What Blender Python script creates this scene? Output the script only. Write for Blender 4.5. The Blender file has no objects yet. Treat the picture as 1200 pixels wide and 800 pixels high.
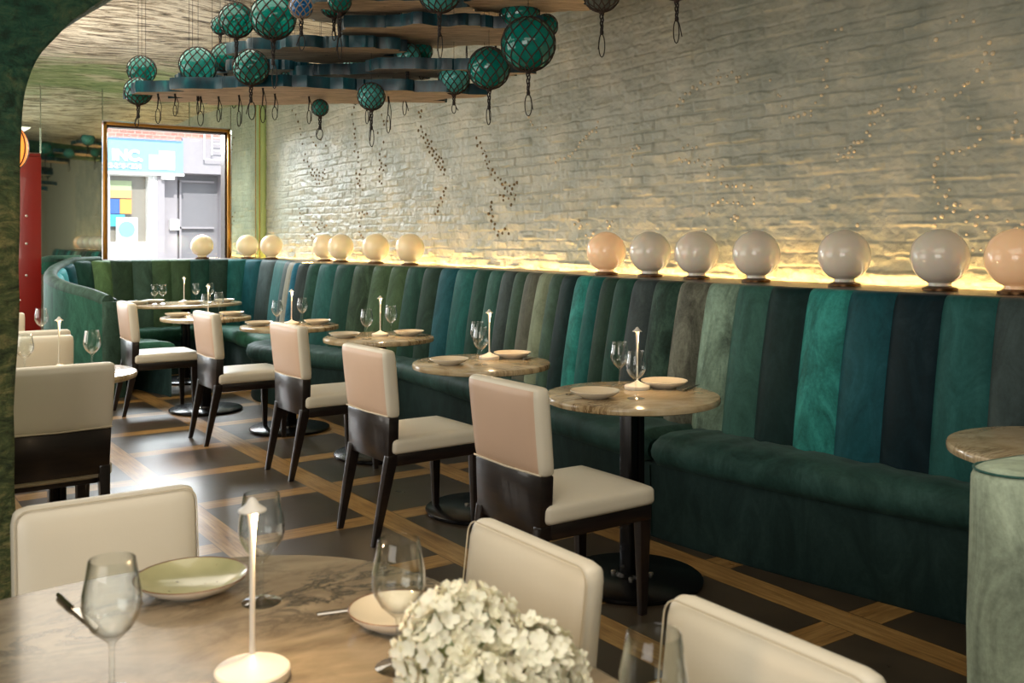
import bpy, bmesh, math, random
import numpy as np
from mathutils import Vector, Matrix, noise as mnoise
R = math.radians
scene = bpy.context.scene
COL = scene.collection
random.seed(7)

# ---------------------------------------------------------------- camera, world, lights, exposure
cam_d = bpy.data.cameras.new('camera'); cam = bpy.data.objects.new('camera', cam_d); COL.objects.link(cam)
cam.location = (0, 0, 1.375)
cam.rotation_euler = (R(90), 0, -math.atan2(0.572, 0.820))
cam_d.sensor_width = 36; cam_d.lens = 36 * 1145 / 1200
cam_d.shift_y = -(400 - 279) / 1200
cam_d.clip_start = 0.05
cam_d.dof.use_dof = True; cam_d.dof.focus_distance = 4.6; cam_d.dof.aperture_fstop = 7.0
scene.camera = cam
vs = scene.view_settings
vs.view_transform = 'Standard'; vs.look = 'None'; vs.gamma = 1; vs.use_curve_mapping = False
vs.exposure = 0.62
world = bpy.data.worlds.new('world'); scene.world = world; world.use_nodes = True
world.node_tree.nodes['Background'].inputs[0].default_value = (0.80, 0.90, 1.0, 1)
world.node_tree.nodes['Background'].inputs[1].default_value = 1.6

def area(name, loc, target, sx, sy, power, color, spread=180):
    d = bpy.data.lights.new(name, 'AREA'); d.shape = 'RECTANGLE'; d.size = sx; d.size_y = sy
    d.energy = power; d.color = color; d.spread = R(spread)
    o = bpy.data.objects.new(name, d); COL.objects.link(o); o.location = loc
    o.rotation_euler = (Vector(target) - Vector(loc)).to_track_quat('-Z', 'Y').to_euler()
    return o
sun_d = bpy.data.lights.new('sun', 'SUN'); sun_d.energy = 3.5; sun_d.angle = R(0.6); sun_d.color = (1, .97, .92)
sun = bpy.data.objects.new('sun', sun_d); COL.objects.link(sun); sun.location = (0, 5, 9)
sun.rotation_euler = Vector((0.25, 1, -0.8)).to_track_quat('-Z', 'Y').to_euler()
DAY = (0.86, 0.94, 1.0); WARM = (1.0, 0.74, 0.45); SOFT = (1.0, 0.90, 0.76)
area('window_daylight', (3.0, 12.3, 3.3), (3.0, 8.5, 1.2), 2.6, 1.6, 470, DAY)
area('door_daylight', (0.4, 12.0, 1.6), (1.4, 8.0, 1.0), 1.6, 2.0, 60, DAY)
area('side_daylight', (-1.9, 6.6, 1.7), (3.0, 6.4, 0.9), 5.4, 2.2, 78, (1.0, .95, .86))
area('front_room_fill', (-2.6, -0.6, 1.9), (2.0, 1.8, 0.8), 2.6, 1.8, 52, (1.0, .96, .90))  # added fill lamp for the front room, no window behind it
area('rear_ceiling_fill', (1.2, 6.4, 2.72), (1.2, 6.4, 0), 1.6, 5.0, 45, SOFT)  # added soft overhead fill for the rear room, no fitting there
area('front_ceiling_fill', (1.0, 0.8, 2.75), (1.4, 1.2, 0), 2.5, 2.0, 24, SOFT)  # added overhead fill that brightens the foreground table and flowers
area('wall_graze', (3.99, 5.6, 1.158), (4.13, 5.6, 1.75), 10.4, .03, 6.5, (1.0, .76, .42))
area('ceiling_wash', (0.9, 7.6, 1.9), (1.4, 8.6, 3.0), 1.2, 2.0, 28, (1.0, .92, .80))  # uplight without a fixture, added to brighten the ceiling plaster

# ---------------------------------------------------------------- materials
def lin(c):
    return tuple(((v / 255) / 12.92 if v / 255 <= 0.04045 else ((v / 255 + 0.055) / 1.055) ** 2.4) for v in c) + (1,)
class NT:
    def __init__(s, name):
        s.m = bpy.data.materials.new(name); s.m.use_nodes = True
        s.t = s.m.node_tree; s.n = s.t.nodes; s.b = s.n['Principled BSDF']
        s.tc = s.n.new('ShaderNodeTexCoord')
    def link(s, a, b): s.t.links.new(a, b)
    def set(s, **k):
        for a, v in k.items(): s.b.inputs[a.replace('_', ' ')].default_value = v
        return s
    def mapping(s, scale=(1, 1, 1), loc=(0, 0, 0), src='Object', rot=(0, 0, 0)):
        m = s.n.new('ShaderNodeMapping'); m.inputs['Scale'].default_value = scale; m.inputs['Location'].default_value = loc
        m.inputs['Rotation'].default_value = rot
        s.link(s.tc.outputs[src], m.inputs[0]); return m.outputs[0]
    def noise(s, vec, scale=5, detail=4, rough=.6, dist=0):
        q = s.n.new('ShaderNodeTexNoise'); s.link(vec, q.inputs['Vector'])
        q.inputs['Scale'].default_value = scale; q.inputs['Detail'].default_value = detail
        q.inputs['Roughness'].default_value = rough; q.inputs['Distortion'].default_value = dist
        return q.outputs['Fac']
    def ramp(s, fac, stops):
        q = s.n.new('ShaderNodeValToRGB'); s.link(fac, q.inputs[0]); e = q.color_ramp.elements
        while len(e) < len(stops): e.new(0.5)
        for i, (p, c) in enumerate(stops):
            e[i].position = p; e[i].color = c if isinstance(c, tuple) else (c, c, c, 1)
        return q.outputs[0]
    def mix(s, fac, a, b, mode='MIX'):
        q = s.n.new('ShaderNodeMix'); q.data_type = 'RGBA'; q.blend_type = mode
        for v, i in ((fac, q.inputs[0]), (a, q.inputs[6]), (b, q.inputs[7])):
            if hasattr(v, 'links'): s.link(v, i)
            else: i.default_value = v
        return q.outputs[2]
    def math(s, op, a, b=None):
        q = s.n.new('ShaderNodeMath'); q.operation = op
        for v, i in ((a, q.inputs[0]), (b, q.inputs[1])):
            if v is None: continue
            if hasattr(v, 'links'): s.link(v, i)
            else: i.default_value = v
        return q.outputs[0]
    def bump(s, h, strength=.3, dist=.01):
        q = s.n.new('ShaderNodeBump'); q.inputs['Strength'].default_value = strength; q.inputs['Distance'].default_value = dist
        s.link(h, q.inputs['Height']); s.link(q.outputs[0], s.b.inputs['Normal']); return s
    def color(s, o): s.link(o, s.b.inputs['Base Color']); return s
    def rough(s, o): s.link(o, s.b.inputs['Roughness']); return s
def plain(name, rgb, rough=.5, metal=0, coat=0, **k):
    t = NT(name); t.set(Base_Color=lin(rgb), Roughness=rough, Metallic=metal, Coat_Weight=coat, **k)
    f = t.noise(t.mapping(), 9, 3)
    c = lin(rgb); d = tuple(v * .88 for v in c[:3]) + (1,)
    t.color(t.mix(f, c, d)); return t.m

def velvet(name, rgb, crush=0.35, alt=None):
    t = NT(name); c = lin(rgb); L_ = .25 * c[0] + .6 * c[1] + .15 * c[2]; c = tuple(v * .86 + L_ * .14 for v in c[:3]) + (1,); t.set(Roughness=.62, Sheen_Weight=.16, Sheen_Roughness=.35)
    t.b.inputs['Sheen Tint'].default_value = tuple(min(1, v * 1.6 + .25) for v in c[:3]) + (1,)
    t.b.inputs['Specular IOR Level'].default_value = .12
    v = t.mapping((1, 1, .45))
    a = t.noise(v, 7, 7, .68, 1.2); b = t.noise(t.mapping(), 60, 3, .7)
    f = t.math('ADD', t.math('MULTIPLY', a, .8), t.math('MULTIPLY', b, .2))
    dk = tuple(x * (1 - .55 * crush - .12) for x in c[:3]) + (1,)
    lt = tuple(min(1, x * (1 + 1.0 * crush) + .012 * crush) for x in c[:3]) + (1,)
    if alt: lt = lin(alt)
    t.color(t.ramp(f, [(.36, dk), (.5, c), (.66, lt)]))
    t.bump(t.noise(t.mapping(), 220, 2), .12, .002); return t.m

M = {}
# leather
def leather(name, rgb):
    t = NT(name); c = lin(rgb); t.set(Roughness=.38); t.b.inputs['Specular IOR Level'].default_value = .45
    f = t.noise(t.mapping(), 4, 4)
    t.color(t.mix(f, c, tuple(x * .9 for x in c[:3]) + (1,)))
    t.bump(t.noise(t.mapping(), 260, 2), .08, .002); return t.m
M['leather'] = leather('cream_leather', (232, 224, 204))
M['leather_back'] = leather('pink_lit_cream_leather', (224, 192, 166))  # cream leather with the pinkish light on the chair rears in its colour
M['piping'] = leather('cream_piping', (214, 202, 176))
def darkwood():
    t = NT('ebony_wood'); t.set(Roughness=.28, Coat_Weight=.3)
    f = t.noise(t.mapping((1, 1, 8)), 12, 5)
    t.color(t.ramp(f, [(.3, lin((22, 17, 16))), (.7, lin((38, 29, 27)))])); return t.m
M['ebony'] = darkwood()
M['black_metal'] = plain('black_metal', (26, 25, 26), .25, .6)
M['glide'] = plain('glide_metal', (190, 185, 175), .3, .9)
M['brass'] = plain('brass', (176, 132, 62), .3, 1)
M['bronze'] = plain('bronze_base', (92, 66, 42), .35, .9)
M['steel'] = plain('steel_cutlery', (170, 165, 158), .18, 1)
def marble(name, a, b, c, vein):
    t = NT(name); t.set(Roughness=.17, Coat_Weight=.1)
    v = t.mapping((1.4, 3.2, 1.4), rot=(0, 0, .7))
    n1 = t.noise(v, 2.6, 8, .62, 1.6); n2 = t.noise(t.mapping((1, 2.4, 1), (3, 1, 0), rot=(0, 0, .5)), 3.0, 7, .7, 2.2)
    base = t.ramp(n1, [(.32, lin(a)), (.5, lin(b)), (.7, lin(c))])
    w = t.math('ABSOLUTE', t.math('SUBTRACT', n2, .5))
    vm = t.ramp(w, [(0, 1.0), (.022, .6), (.06, 0.0)])
    patch = t.ramp(t.noise(t.mapping(), 2.2, 2), [(.45, 0.0), (.62, 1.0)])
    t.color(t.mix(t.math('MULTIPLY', vm, patch), base, lin(vein))); return t.m
M['marble'] = marble('grey_brown_marble', (112, 100, 82), (138, 124, 102), (158, 144, 120), (44, 46, 42))
M['marble_small'] = marble('cream_marble', (164, 142, 106), (188, 168, 132), (204, 188, 156), (98, 74, 46))
def thin_glass(name, tint=(.97, .985, .98, 1), edge=1.25, base=.035):
    # thin-walled glass: light passes straight through, reflections grow toward the edges
    t = NT(name); t.n.remove(t.b)
    tr = t.n.new('ShaderNodeBsdfTransparent'); gl = t.n.new('ShaderNodeBsdfGlossy'); mx = t.n.new('ShaderNodeMixShader'); lw = t.n.new('ShaderNodeLayerWeight')
    tr.inputs[0].default_value = tint; gl.inputs['Roughness'].default_value = .02; lw.inputs[0].default_value = .5
    p = t.math('POWER', lw.outputs['Facing'], 2.5); f = t.math('ADD', t.math('MULTIPLY', p, edge), base)
    t.link(f, mx.inputs[0]); t.link(tr.outputs[0], mx.inputs[1]); t.link(gl.outputs[0], mx.inputs[2]); t.link(mx.outputs[0], t.n['Material Output'].inputs[0]); return t.m
def glass(name, tint=(1, 1, 1, 1), rough=0.0, ior=1.45):
    t = NT(name); t.set(Base_Color=tint, Roughness=rough, IOR=ior, Transmission_Weight=1.0); return t.m
M['glass'] = thin_glass('clear_glass')
M['pane'] = thin_glass('window_pane_glass', (.98, .99, .98, 1), .5, .03)
def floatglass(name, rgb, em=0):
    t = NT(name); t.set(Roughness=.08, Transmission_Weight=.35, IOR=1.3, Coat_Weight=.6)
    c = lin(rgb); t.color(t.ramp(t.noise(t.mapping(), 6, 4), [(.35, tuple(v * .6 for v in c[:3]) + (1,)), (.65, c)]))
    return t.m
M['float_g'] = floatglass('green_float_glass', (18, 150, 136))
M['float_t'] = floatglass('sea_green_float_glass', (52, 170, 158))
M['float_c'] = floatglass('aqua_float_glass', (92, 196, 190))
M['float_b'] = floatglass('blue_float_glass', (30, 120, 190))
M['float_s'] = floatglass('smoky_float_glass', (120, 125, 115))
M['net'] = plain('brown_net_cord', (58, 42, 34), .85)
M['net_light'] = plain('tan_net_cord', (150, 128, 104), .85)
M['rope'] = plain('dark_rope', (36, 28, 25), .85)
def plywood():
    t = NT('panel_underside'); t.set(Roughness=.6)
    f = t.noise(t.mapping((2, 10, 2), rot=(0, 0, .6)), 3, 6, .7, .6)
    t.color(t.ramp(f, [(.3, lin((140, 114, 92))), (.55, lin((206, 180, 152))), (.75, lin((232, 212, 186)))])); return t.m
M['ply'] = plywood()
def tealpaint():
    t = NT('teal_edge_paint'); t.set(Roughness=.3)
    f = t.noise(t.mapping((1, 1, .3)), 14, 5)
    t.color(t.ramp(f, [(.35, lin((4, 34, 46))), (.6, lin((8, 66, 78))), (.8, lin((16, 118, 118)))])); return t.m
M['teal'] = tealpaint()
def globe_mat(name, rgb, em=0, emc=(255, 190, 130)):
    t = NT(name); t.set(Roughness=.16, Coat_Weight=.35, Subsurface_Weight=.25, Subsurface_Scale=.05)
    c = lin(rgb); t.color(t.mix(t.noise(t.mapping(), 3, 2), c, tuple(v * .95 for v in c[:3]) + (1,)))
    if em: t.set(Emission_Color=lin(emc), Emission_Strength=em)
    return t.m
M['globe'] = globe_mat('opal_glass', (226, 218, 204))
M['globe_lit'] = globe_mat('lit_opal_glass', (228, 205, 176), .16, (255, 178, 110))
M['globe_far'] = globe_mat('warm_opal_glass', (232, 218, 184), .10, (255, 205, 130))
M['porcelain'] = plain('cream_glaze', (224, 214, 190), .2, 0, .4)
def speckle():
    t = NT('olive_speckled_glaze'); t.set(Roughness=.22, Coat_Weight=.4)
    v = t.noise(t.mapping(), 70, 2, .5); w = t.noise(t.mapping(), 5, 3)
    base = t.ramp(w, [(.3, lin((150, 152, 112))), (.7, lin((196, 192, 152)))])
    t.color(t.mix(t.ramp(v, [(.70, 0.0), (.76, 1.0)]), base, lin((70, 52, 34)))); return t.m
M['speckle'] = speckle()
M['brown_rim'] = plain('brown_glaze_rim', (110, 72, 44), .3)
M['white_glaze'] = plain('white_glaze', (228, 224, 214), .2, 0, .4)
M['lamp_white'] = plain('white_lacquer', (236, 230, 218), .35)
def emit(name, rgb, s):
    t = NT(name); t.set(Base_Color=lin(rgb), Emission_Color=lin(rgb), Emission_Strength=s); return t.m
M['lamp_glow'] = emit('lamp_diffuser', (255, 196, 120), 9)
M['led'] = emit('led_strip', (255, 198, 118), 62)
M['lantern_glow'] = emit('lantern_shade', (235, 130, 50), .75)
M['petal'] = plain('white_petals', (255, 250, 226), .7, Subsurface_Weight=.06, Subsurface_Scale=.02)
M['petal_core'] = plain('pale_green_stems', (170, 184, 120), .7)
M['leaf'] = plain('green_leaf', (58, 92, 44), .5)
M['vase'] = glass('dark_green_vase_glass', (.06, .13, .05, 1), .05, 1.4)
M['red_paint'] = plain('red_paint', (140, 24, 16), .35, 0, .3)
M['ledge_wood'] = plain('dark_ledge', (52, 44, 34), .35)
M['mirror'] = NT('mirror_silver').set(Base_Color=(.80, .90, .80, 1), Metallic=1.0, Roughness=.025).m
M['gold_frame'] = plain('gilt_frame', (180, 128, 58), .3, .9)
M['dark_frame'] = plain('dark_frame', (40, 26, 18), .4)

# brick wall paint
t = NT('painted_brick'); t.set(Roughness=.38)
t.b.inputs['Specular IOR Level'].default_value = .45
f = t.noise(t.mapping(), 3.2, 6, .6)
t.color(t.ramp(f, [(.3, lin((140, 146, 134))), (.5, lin((162, 164, 150))), (.7, lin((184, 182, 164)))]))
t.bump(t.noise(t.mapping((1, 1, 1)), 45, 6, .65), .45, .012)
M['brick'] = t.m
# rough cave plaster
t = NT('dark_green_plaster'); t.set(Roughness=.6)
f1 = t.noise(t.mapping((1, 1, 2.2)), 9, 9, .72, 1.0); f2 = t.noise(t.mapping(), 1.3, 3)
f3 = t.noise(t.mapping((1, 1, 1), (5, 2, 3)), 34, 6, .7)
g = t.ramp(f1, [(.32, lin((20, 44, 34))), (.47, lin((40, 92, 70))), (.6, lin((78, 112, 80))), (.74, lin((132, 128, 84)))])
sz = t.n.new('ShaderNodeSeparateXYZ'); t.link(t.tc.outputs['Object'], sz.inputs[0])
olive = t.ramp(f1, [(.34, lin((46, 62, 36))), (.5, lin((98, 112, 66))), (.66, lin((168, 160, 104)))])
low = t.ramp(t.math('ADD', t.math('MULTIPLY', sz.outputs[2], .4), t.math('MULTIPLY', f2, .4)), [(.82, 1.0), (1.0, 0.0)])
g = t.mix(low, g, olive)
t.color(t.mix(t.ramp(f3, [(.5, 0.0), (.72, .8)]), g, lin((30, 34, 24))))
h = t.math('ADD', t.noise(t.mapping(), 14, 8, .75, .6), t.math('MULTIPLY', f3, .5))
t.bump(h, .9, .03); M['cave'] = t.m
t = NT('brushed_ceiling_plaster'); t.set(Roughness=.5)
v = t.mapping((1.0, 5.0, 1.0), rot=(0, 0, .35))
f1 = t.noise(v, 3.4, 9, .74, .9); f2 = t.noise(t.mapping((1, 1, 1), (2, 7, 0)), .55, 2); f3 = t.noise(t.mapping((1, 3, 1), rot=(0, 0, .35)), 1.3, 4)
a = t.ramp(f1, [(.40, lin((40, 32, 24))), (.46, lin((150, 134, 108))), (.54, lin((232, 224, 206)))])
b = t.ramp(f1, [(.34, lin((84, 108, 66))), (.5, lin((150, 176, 122))), (.66, lin((206, 206, 172)))])
sep = t.n.new('ShaderNodeSeparateXYZ'); t.link(t.tc.outputs['Object'], sep.inputs[0])
yy = t.math('ADD', t.math('MULTIPLY', t.math('SUBTRACT', sep.outputs[1], 9.2), .55), t.math('MULTIPLY', t.math('SUBTRACT', f3, .5), 2.6))
t.color(t.mix(t.ramp(yy, [(.15, 0.0), (.8, 1.0)]), a, b))
t.bump(t.noise(t.mapping((1, 3, 1), rot=(0, 0, .35)), 9, 8, .7, .6), .6, .03); M['ceiling'] = t.m
M['plaster_wall'] = plain('pale_plaster', (170, 168, 150), .8)
M['corner_green'] = plain('pale_green_paint', (150, 172, 112), .5)

# parquet and slate floor
t = NT('oak_and_slate_floor')
sep = t.n.new('ShaderNodeSeparateXYZ'); t.link(t.tc.outputs['Object'], sep.inputs[0])
X, Y = sep.outputs[0], sep.outputs[1]
mx = t.math('FLOORED_MODULO', t.math('SUBTRACT', X, 1.41), .755); my = t.math('FLOORED_MODULO', t.math('SUBTRACT', Y, 2.10), .713)
q = t.n.new('ShaderNodeMath'); q.operation = 'LESS_THAN'
sx = t.math('LESS_THAN', mx, .150); sy = t.math('LESS_THAN', my, .143)
strip = t.math('MAXIMUM', sx, sy)
gA = t.noise(t.mapping((24, 1.6, 1)), 2.2, 8, .7, .6); gB = t.noise(t.mapping((1.6, 24, 1)), 2.2, 8, .7, .6)
g = t.mix(sx, gB, gA)
gg = t.n.new('ShaderNodeSeparateColor'); t.link(g, gg.inputs[0])
big = t.noise(t.mapping((1, 1, 1)), 2.6, 2)
tone = t.math('ADD', t.math('MULTIPLY', gg.outputs[0], .75), t.math('MULTIPLY', big, .3))
oak = t.ramp(tone, [(.34, lin((92, 64, 32))), (.5, lin((150, 114, 64))), (.68, lin((186, 150, 94)))])
ts = t.noise(t.mapping(), 5, 7, .7)
slate = t.ramp(ts, [(.3, lin((58, 49, 38))), (.55, lin((70, 60, 47))), (.75, lin((82, 71, 55)))])
base = t.mix(strip, slate, oak)
e1 = t.math('LESS_THAN', t.math('ABSOLUTE', t.math('SUBTRACT', mx, .150)), .0028); e2 = t.math('LESS_THAN', mx, .0045)
e3 = t.math('MULTIPLY', t.math('LESS_THAN', t.math('ABSOLUTE', t.math('SUBTRACT', my, .143)), .0025), t.math('SUBTRACT', 1.0, sx))
e4 = t.math('MULTIPLY', t.math('LESS_THAN', my, .004), t.math('SUBTRACT', 1.0, sx))
e = t.math('MINIMUM', t.math('ADD', t.math('ADD', e1, e2), t.math('ADD', e3, e4)), 1.0)
t.color(t.mix(t.math('MULTIPLY', e, .75), base, lin((22, 16, 10))))
t.rough(t.ramp(ts, [(.3, .27), (.7, .36)]))
t.bump(t.math('ADD', t.math('MULTIPLY', t.math('MULTIPLY', gg.outputs[0], strip), .4), 0.0), .05, .003)
M['floor'] = t.m

# ---------------------------------------------------------------- mesh helpers
class MB:
    def __init__(s): s.v = []; s.f = []; s.m = []; s.mats = []
    def slot(s, mat):
        if mat not in s.mats: s.mats.append(mat)
        return s.mats.index(mat)
    def add(s, vs_, fs, mat, X=None):
        k = len(s.v); i = s.slot(mat)
        for p in vs_:
            p = Vector(p); s.v.append(tuple(X(p) if callable(X) else (X @ p if X is not None else p)))
        for f_ in fs: s.f.append(tuple(k + j for j in f_)); s.m.append(i)
        return s
    def box(s, x0, x1, y0, y1, z0, z1, mat, r=0.0, seg=2, X=None):
        bm = bmesh.new(); bmesh.ops.create_cube(bm, size=1)
        for v in bm.verts: v.co = Vector(((x0 + x1) / 2 + v.co.x * (x1 - x0), (y0 + y1) / 2 + v.co.y * (y1 - y0), (z0 + z1) / 2 + v.co.z * (z1 - z0)))
        if r > 0: bmesh.ops.bevel(bm, geom=bm.edges[:], offset=r, segments=seg, affect='EDGES', profile=.5)
        bm.verts.index_update()
        s.add([v.co.copy() for v in bm.verts], [[v.index for v in f_.verts] for f_ in bm.faces], mat, X); bm.free(); return s
    def cushion(s, x0, x1, y0, y1, z0, z1, mat, r=.03, puff=(0, 0, 0), X=None, n=8):
        # rounded, subdivided box; puff pushes face centres outward
        bm = bmesh.new(); bmesh.ops.create_cube(bm, size=2)
        bmesh.ops.subdivide_edges(bm, edges=bm.edges[:], cuts=n, use_grid_fill=True)
        hx, hy, hz = (x1 - x0) / 2, (y1 - y0) / 2, (z1 - z0) / 2; c = Vector(((x0 + x1) / 2, (y0 + y1) / 2, (z0 + z1) / 2))
        for v in bm.verts:
            u = v.co.copy()
            # concentrate grid lines toward edges
            w = Vector([math.copysign(1 - (1 - abs(a)) ** 1.7, a) for a in u])
            p = Vector((w.x * hx, w.y * hy, w.z * hz))
            q_ = Vector((max(-hx + r, min(hx - r, p.x)), max(-hy + r, min(hy - r, p.y)), max(-hz + r, min(hz - r, p.z))))
            d = p - q_
            if d.length > 1e-9: p = q_ + d.normalized() * r
            b = (1 - w.x ** 2, 1 - w.y ** 2, 1 - w.z ** 2)
            p.x += math.copysign(puff[0] * b[1] * b[2], w.x) if abs(w.x) > .5 else 0
            p.y += math.copysign(puff[1] * b[0] * b[2], w.y) if abs(w.y) > .5 else 0
            p.z += math.copysign(puff[2] * b[0] * b[1], w.z) if abs(w.z) > .5 else 0
            v.co = c + p
        bm.verts.index_update()
        s.add([v.co.copy() for v in bm.verts], [[v.index for v in f_.verts] for f_ in bm.faces], mat, X); bm.free(); return s
    def lathe(s, prof, mat, n=32, X=None, sx=1, sy=1, cap=True):
        vs_ = []; fs = []
        for r_, z in prof:
            for k in range(n): a = 2 * math.pi * k / n; vs_.append((r_ * math.cos(a) * sx, r_ * math.sin(a) * sy, z))
        for i in range(len(prof) - 1):
            for k in range(n):
                a = i * n + k; b = i * n + (k + 1) % n; fs.append((a, b, b + n, a + n))
        if cap and prof[0][0] > 1e-4: fs.append(tuple(range(n - 1, -1, -1)))
        if cap and prof[-1][0] > 1e-4: fs.append(tuple((len(prof) - 1) * n + k for k in range(n)))
        return s.add(vs_, fs, mat, X)
    def tube(s, pts, r_, mat, n=8, cap=True, X=None):
        pts = [Vector(p) for p in pts]; rs = r_ if isinstance(r_, (list, tuple)) else [r_] * len(pts)
        vs_ = []; fs = []; up = None
        for i, p in enumerate(pts):
            tg = (pts[min(i + 1, len(pts) - 1)] - pts[max(i - 1, 0)])
            tg = tg.normalized() if tg.length > 1e-9 else Vector((0, 0, 1))
            if up is None: up = Vector((1, 0, 0)) if abs(tg.x) < .8 else Vector((0, 1, 0))
            a = (up - tg * up.dot(tg)); a = a.normalized() if a.length > 1e-6 else tg.orthogonal().normalized(); up = a; b = tg.cross(a)
            for k in range(n):
                q_ = 2 * math.pi * k / n; vs_.append(p + (a * math.cos(q_) + b * math.sin(q_)) * rs[i])
        for i in range(len(pts) - 1):
            for k in range(n):
                a = i * n + k; b = i * n + (k + 1) % n; fs.append((a, b, b + n, a + n))
        if cap: fs.append(tuple(range(n - 1, -1, -1))); fs.append(tuple((len(pts) - 1) * n + k for k in range(n)))
        return s.add(vs_, fs, mat, X)
    def grid(s, rows, mat, close=False, X=None):
        h = len(rows); w = len(rows[0]); vs_ = [p for r_ in rows for p in r_]; fs = []
        for i in range(h - 1):
            for j in range(w - (0 if close else 1)):
                fs.append((i * w + j, i * w + (j + 1) % w, (i + 1) * w + (j + 1) % w, (i + 1) * w + j))
        return s.add(vs_, fs, mat, X)
    def mesh(s, name, smooth=True, ang=38):
        me = bpy.data.meshes.new(name); me.from_pydata(s.v, [], s.f)
        for m_ in s.mats: me.materials.append(m_)
        me.polygons.foreach_set('material_index', s.m)
        bm = bmesh.new(); bm.from_mesh(me); bmesh.ops.recalc_face_normals(bm, faces=bm.faces[:]); bm.to_mesh(me); bm.free()
        if smooth:
            me.polygons.foreach_set('use_smooth', [True] * len(me.polygons)); me.set_sharp_from_angle(angle=R(ang))
        me.update(); return me
    def build(s, name, parent=None, smooth=True, ang=38, **k):
        return link(name, s.mesh(name, smooth, ang), parent, **k)
def link(name, me, parent=None, loc=None, rz=0, label=None):
    o = bpy.data.objects.new(name, me); COL.objects.link(o)
    if parent: o.parent = parent
    if loc: o.location = loc
    if rz: o.rotation_euler.z = rz
    if label: o['label'] = label
    return o
def tag(o, label, cat, group=None):
    o['label'] = label; o['category'] = cat
    if group: o['group'] = group
    return o
def thing(name, label, cat, loc=(0, 0, 0), rz=0, group=None):
    o = link(name, None, None, loc, rz); return tag(o, label, cat, group)
def struct(o): o['kind'] = 'structure'; return o
def dup(root, loc, rz, label, group=None, scale=None):
    r_ = root.copy(); COL.objects.link(r_); r_.location = loc; r_.rotation_euler = (0, 0, rz); r_['label'] = label
    if scale: r_.scale = (scale,) * 3
    if group: r_['group'] = group
    for ch in list(root.children):
        c = ch.copy(); COL.objects.link(c); c.parent = r_
        for g_ in list(ch.children):
            d = g_.copy(); COL.objects.link(d); d.parent = c
    return r_
def cat(p, t_):
    n = len(p) - 1; i = max(0, min(int(t_), n - 1)); u = t_ - i
    P = [p[max(i - 1, 0)], p[i], p[i + 1], p[min(i + 2, n)]]
    return tuple(.5 * ((2 * P[1][k]) + (-P[0][k] + P[2][k]) * u + (2 * P[0][k] - 5 * P[1][k] + 4 * P[2][k] - P[3][k]) * u * u + (-P[0][k] + 3 * P[1][k] - 3 * P[2][k] + P[3][k]) * u ** 3) for k in range(len(P[0])))

# ---------------------------------------------------------------- setting
WX, WY = 4.15, 11.0
fl = MB().add([(-4, -3, 0), (WX + .3, -3, 0), (WX + .3, WY + .2, 0), (-4, WY + .2, 0)], [(0, 1, 2, 3)], M['floor']).build('floor', smooth=False); struct(fl)

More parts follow.
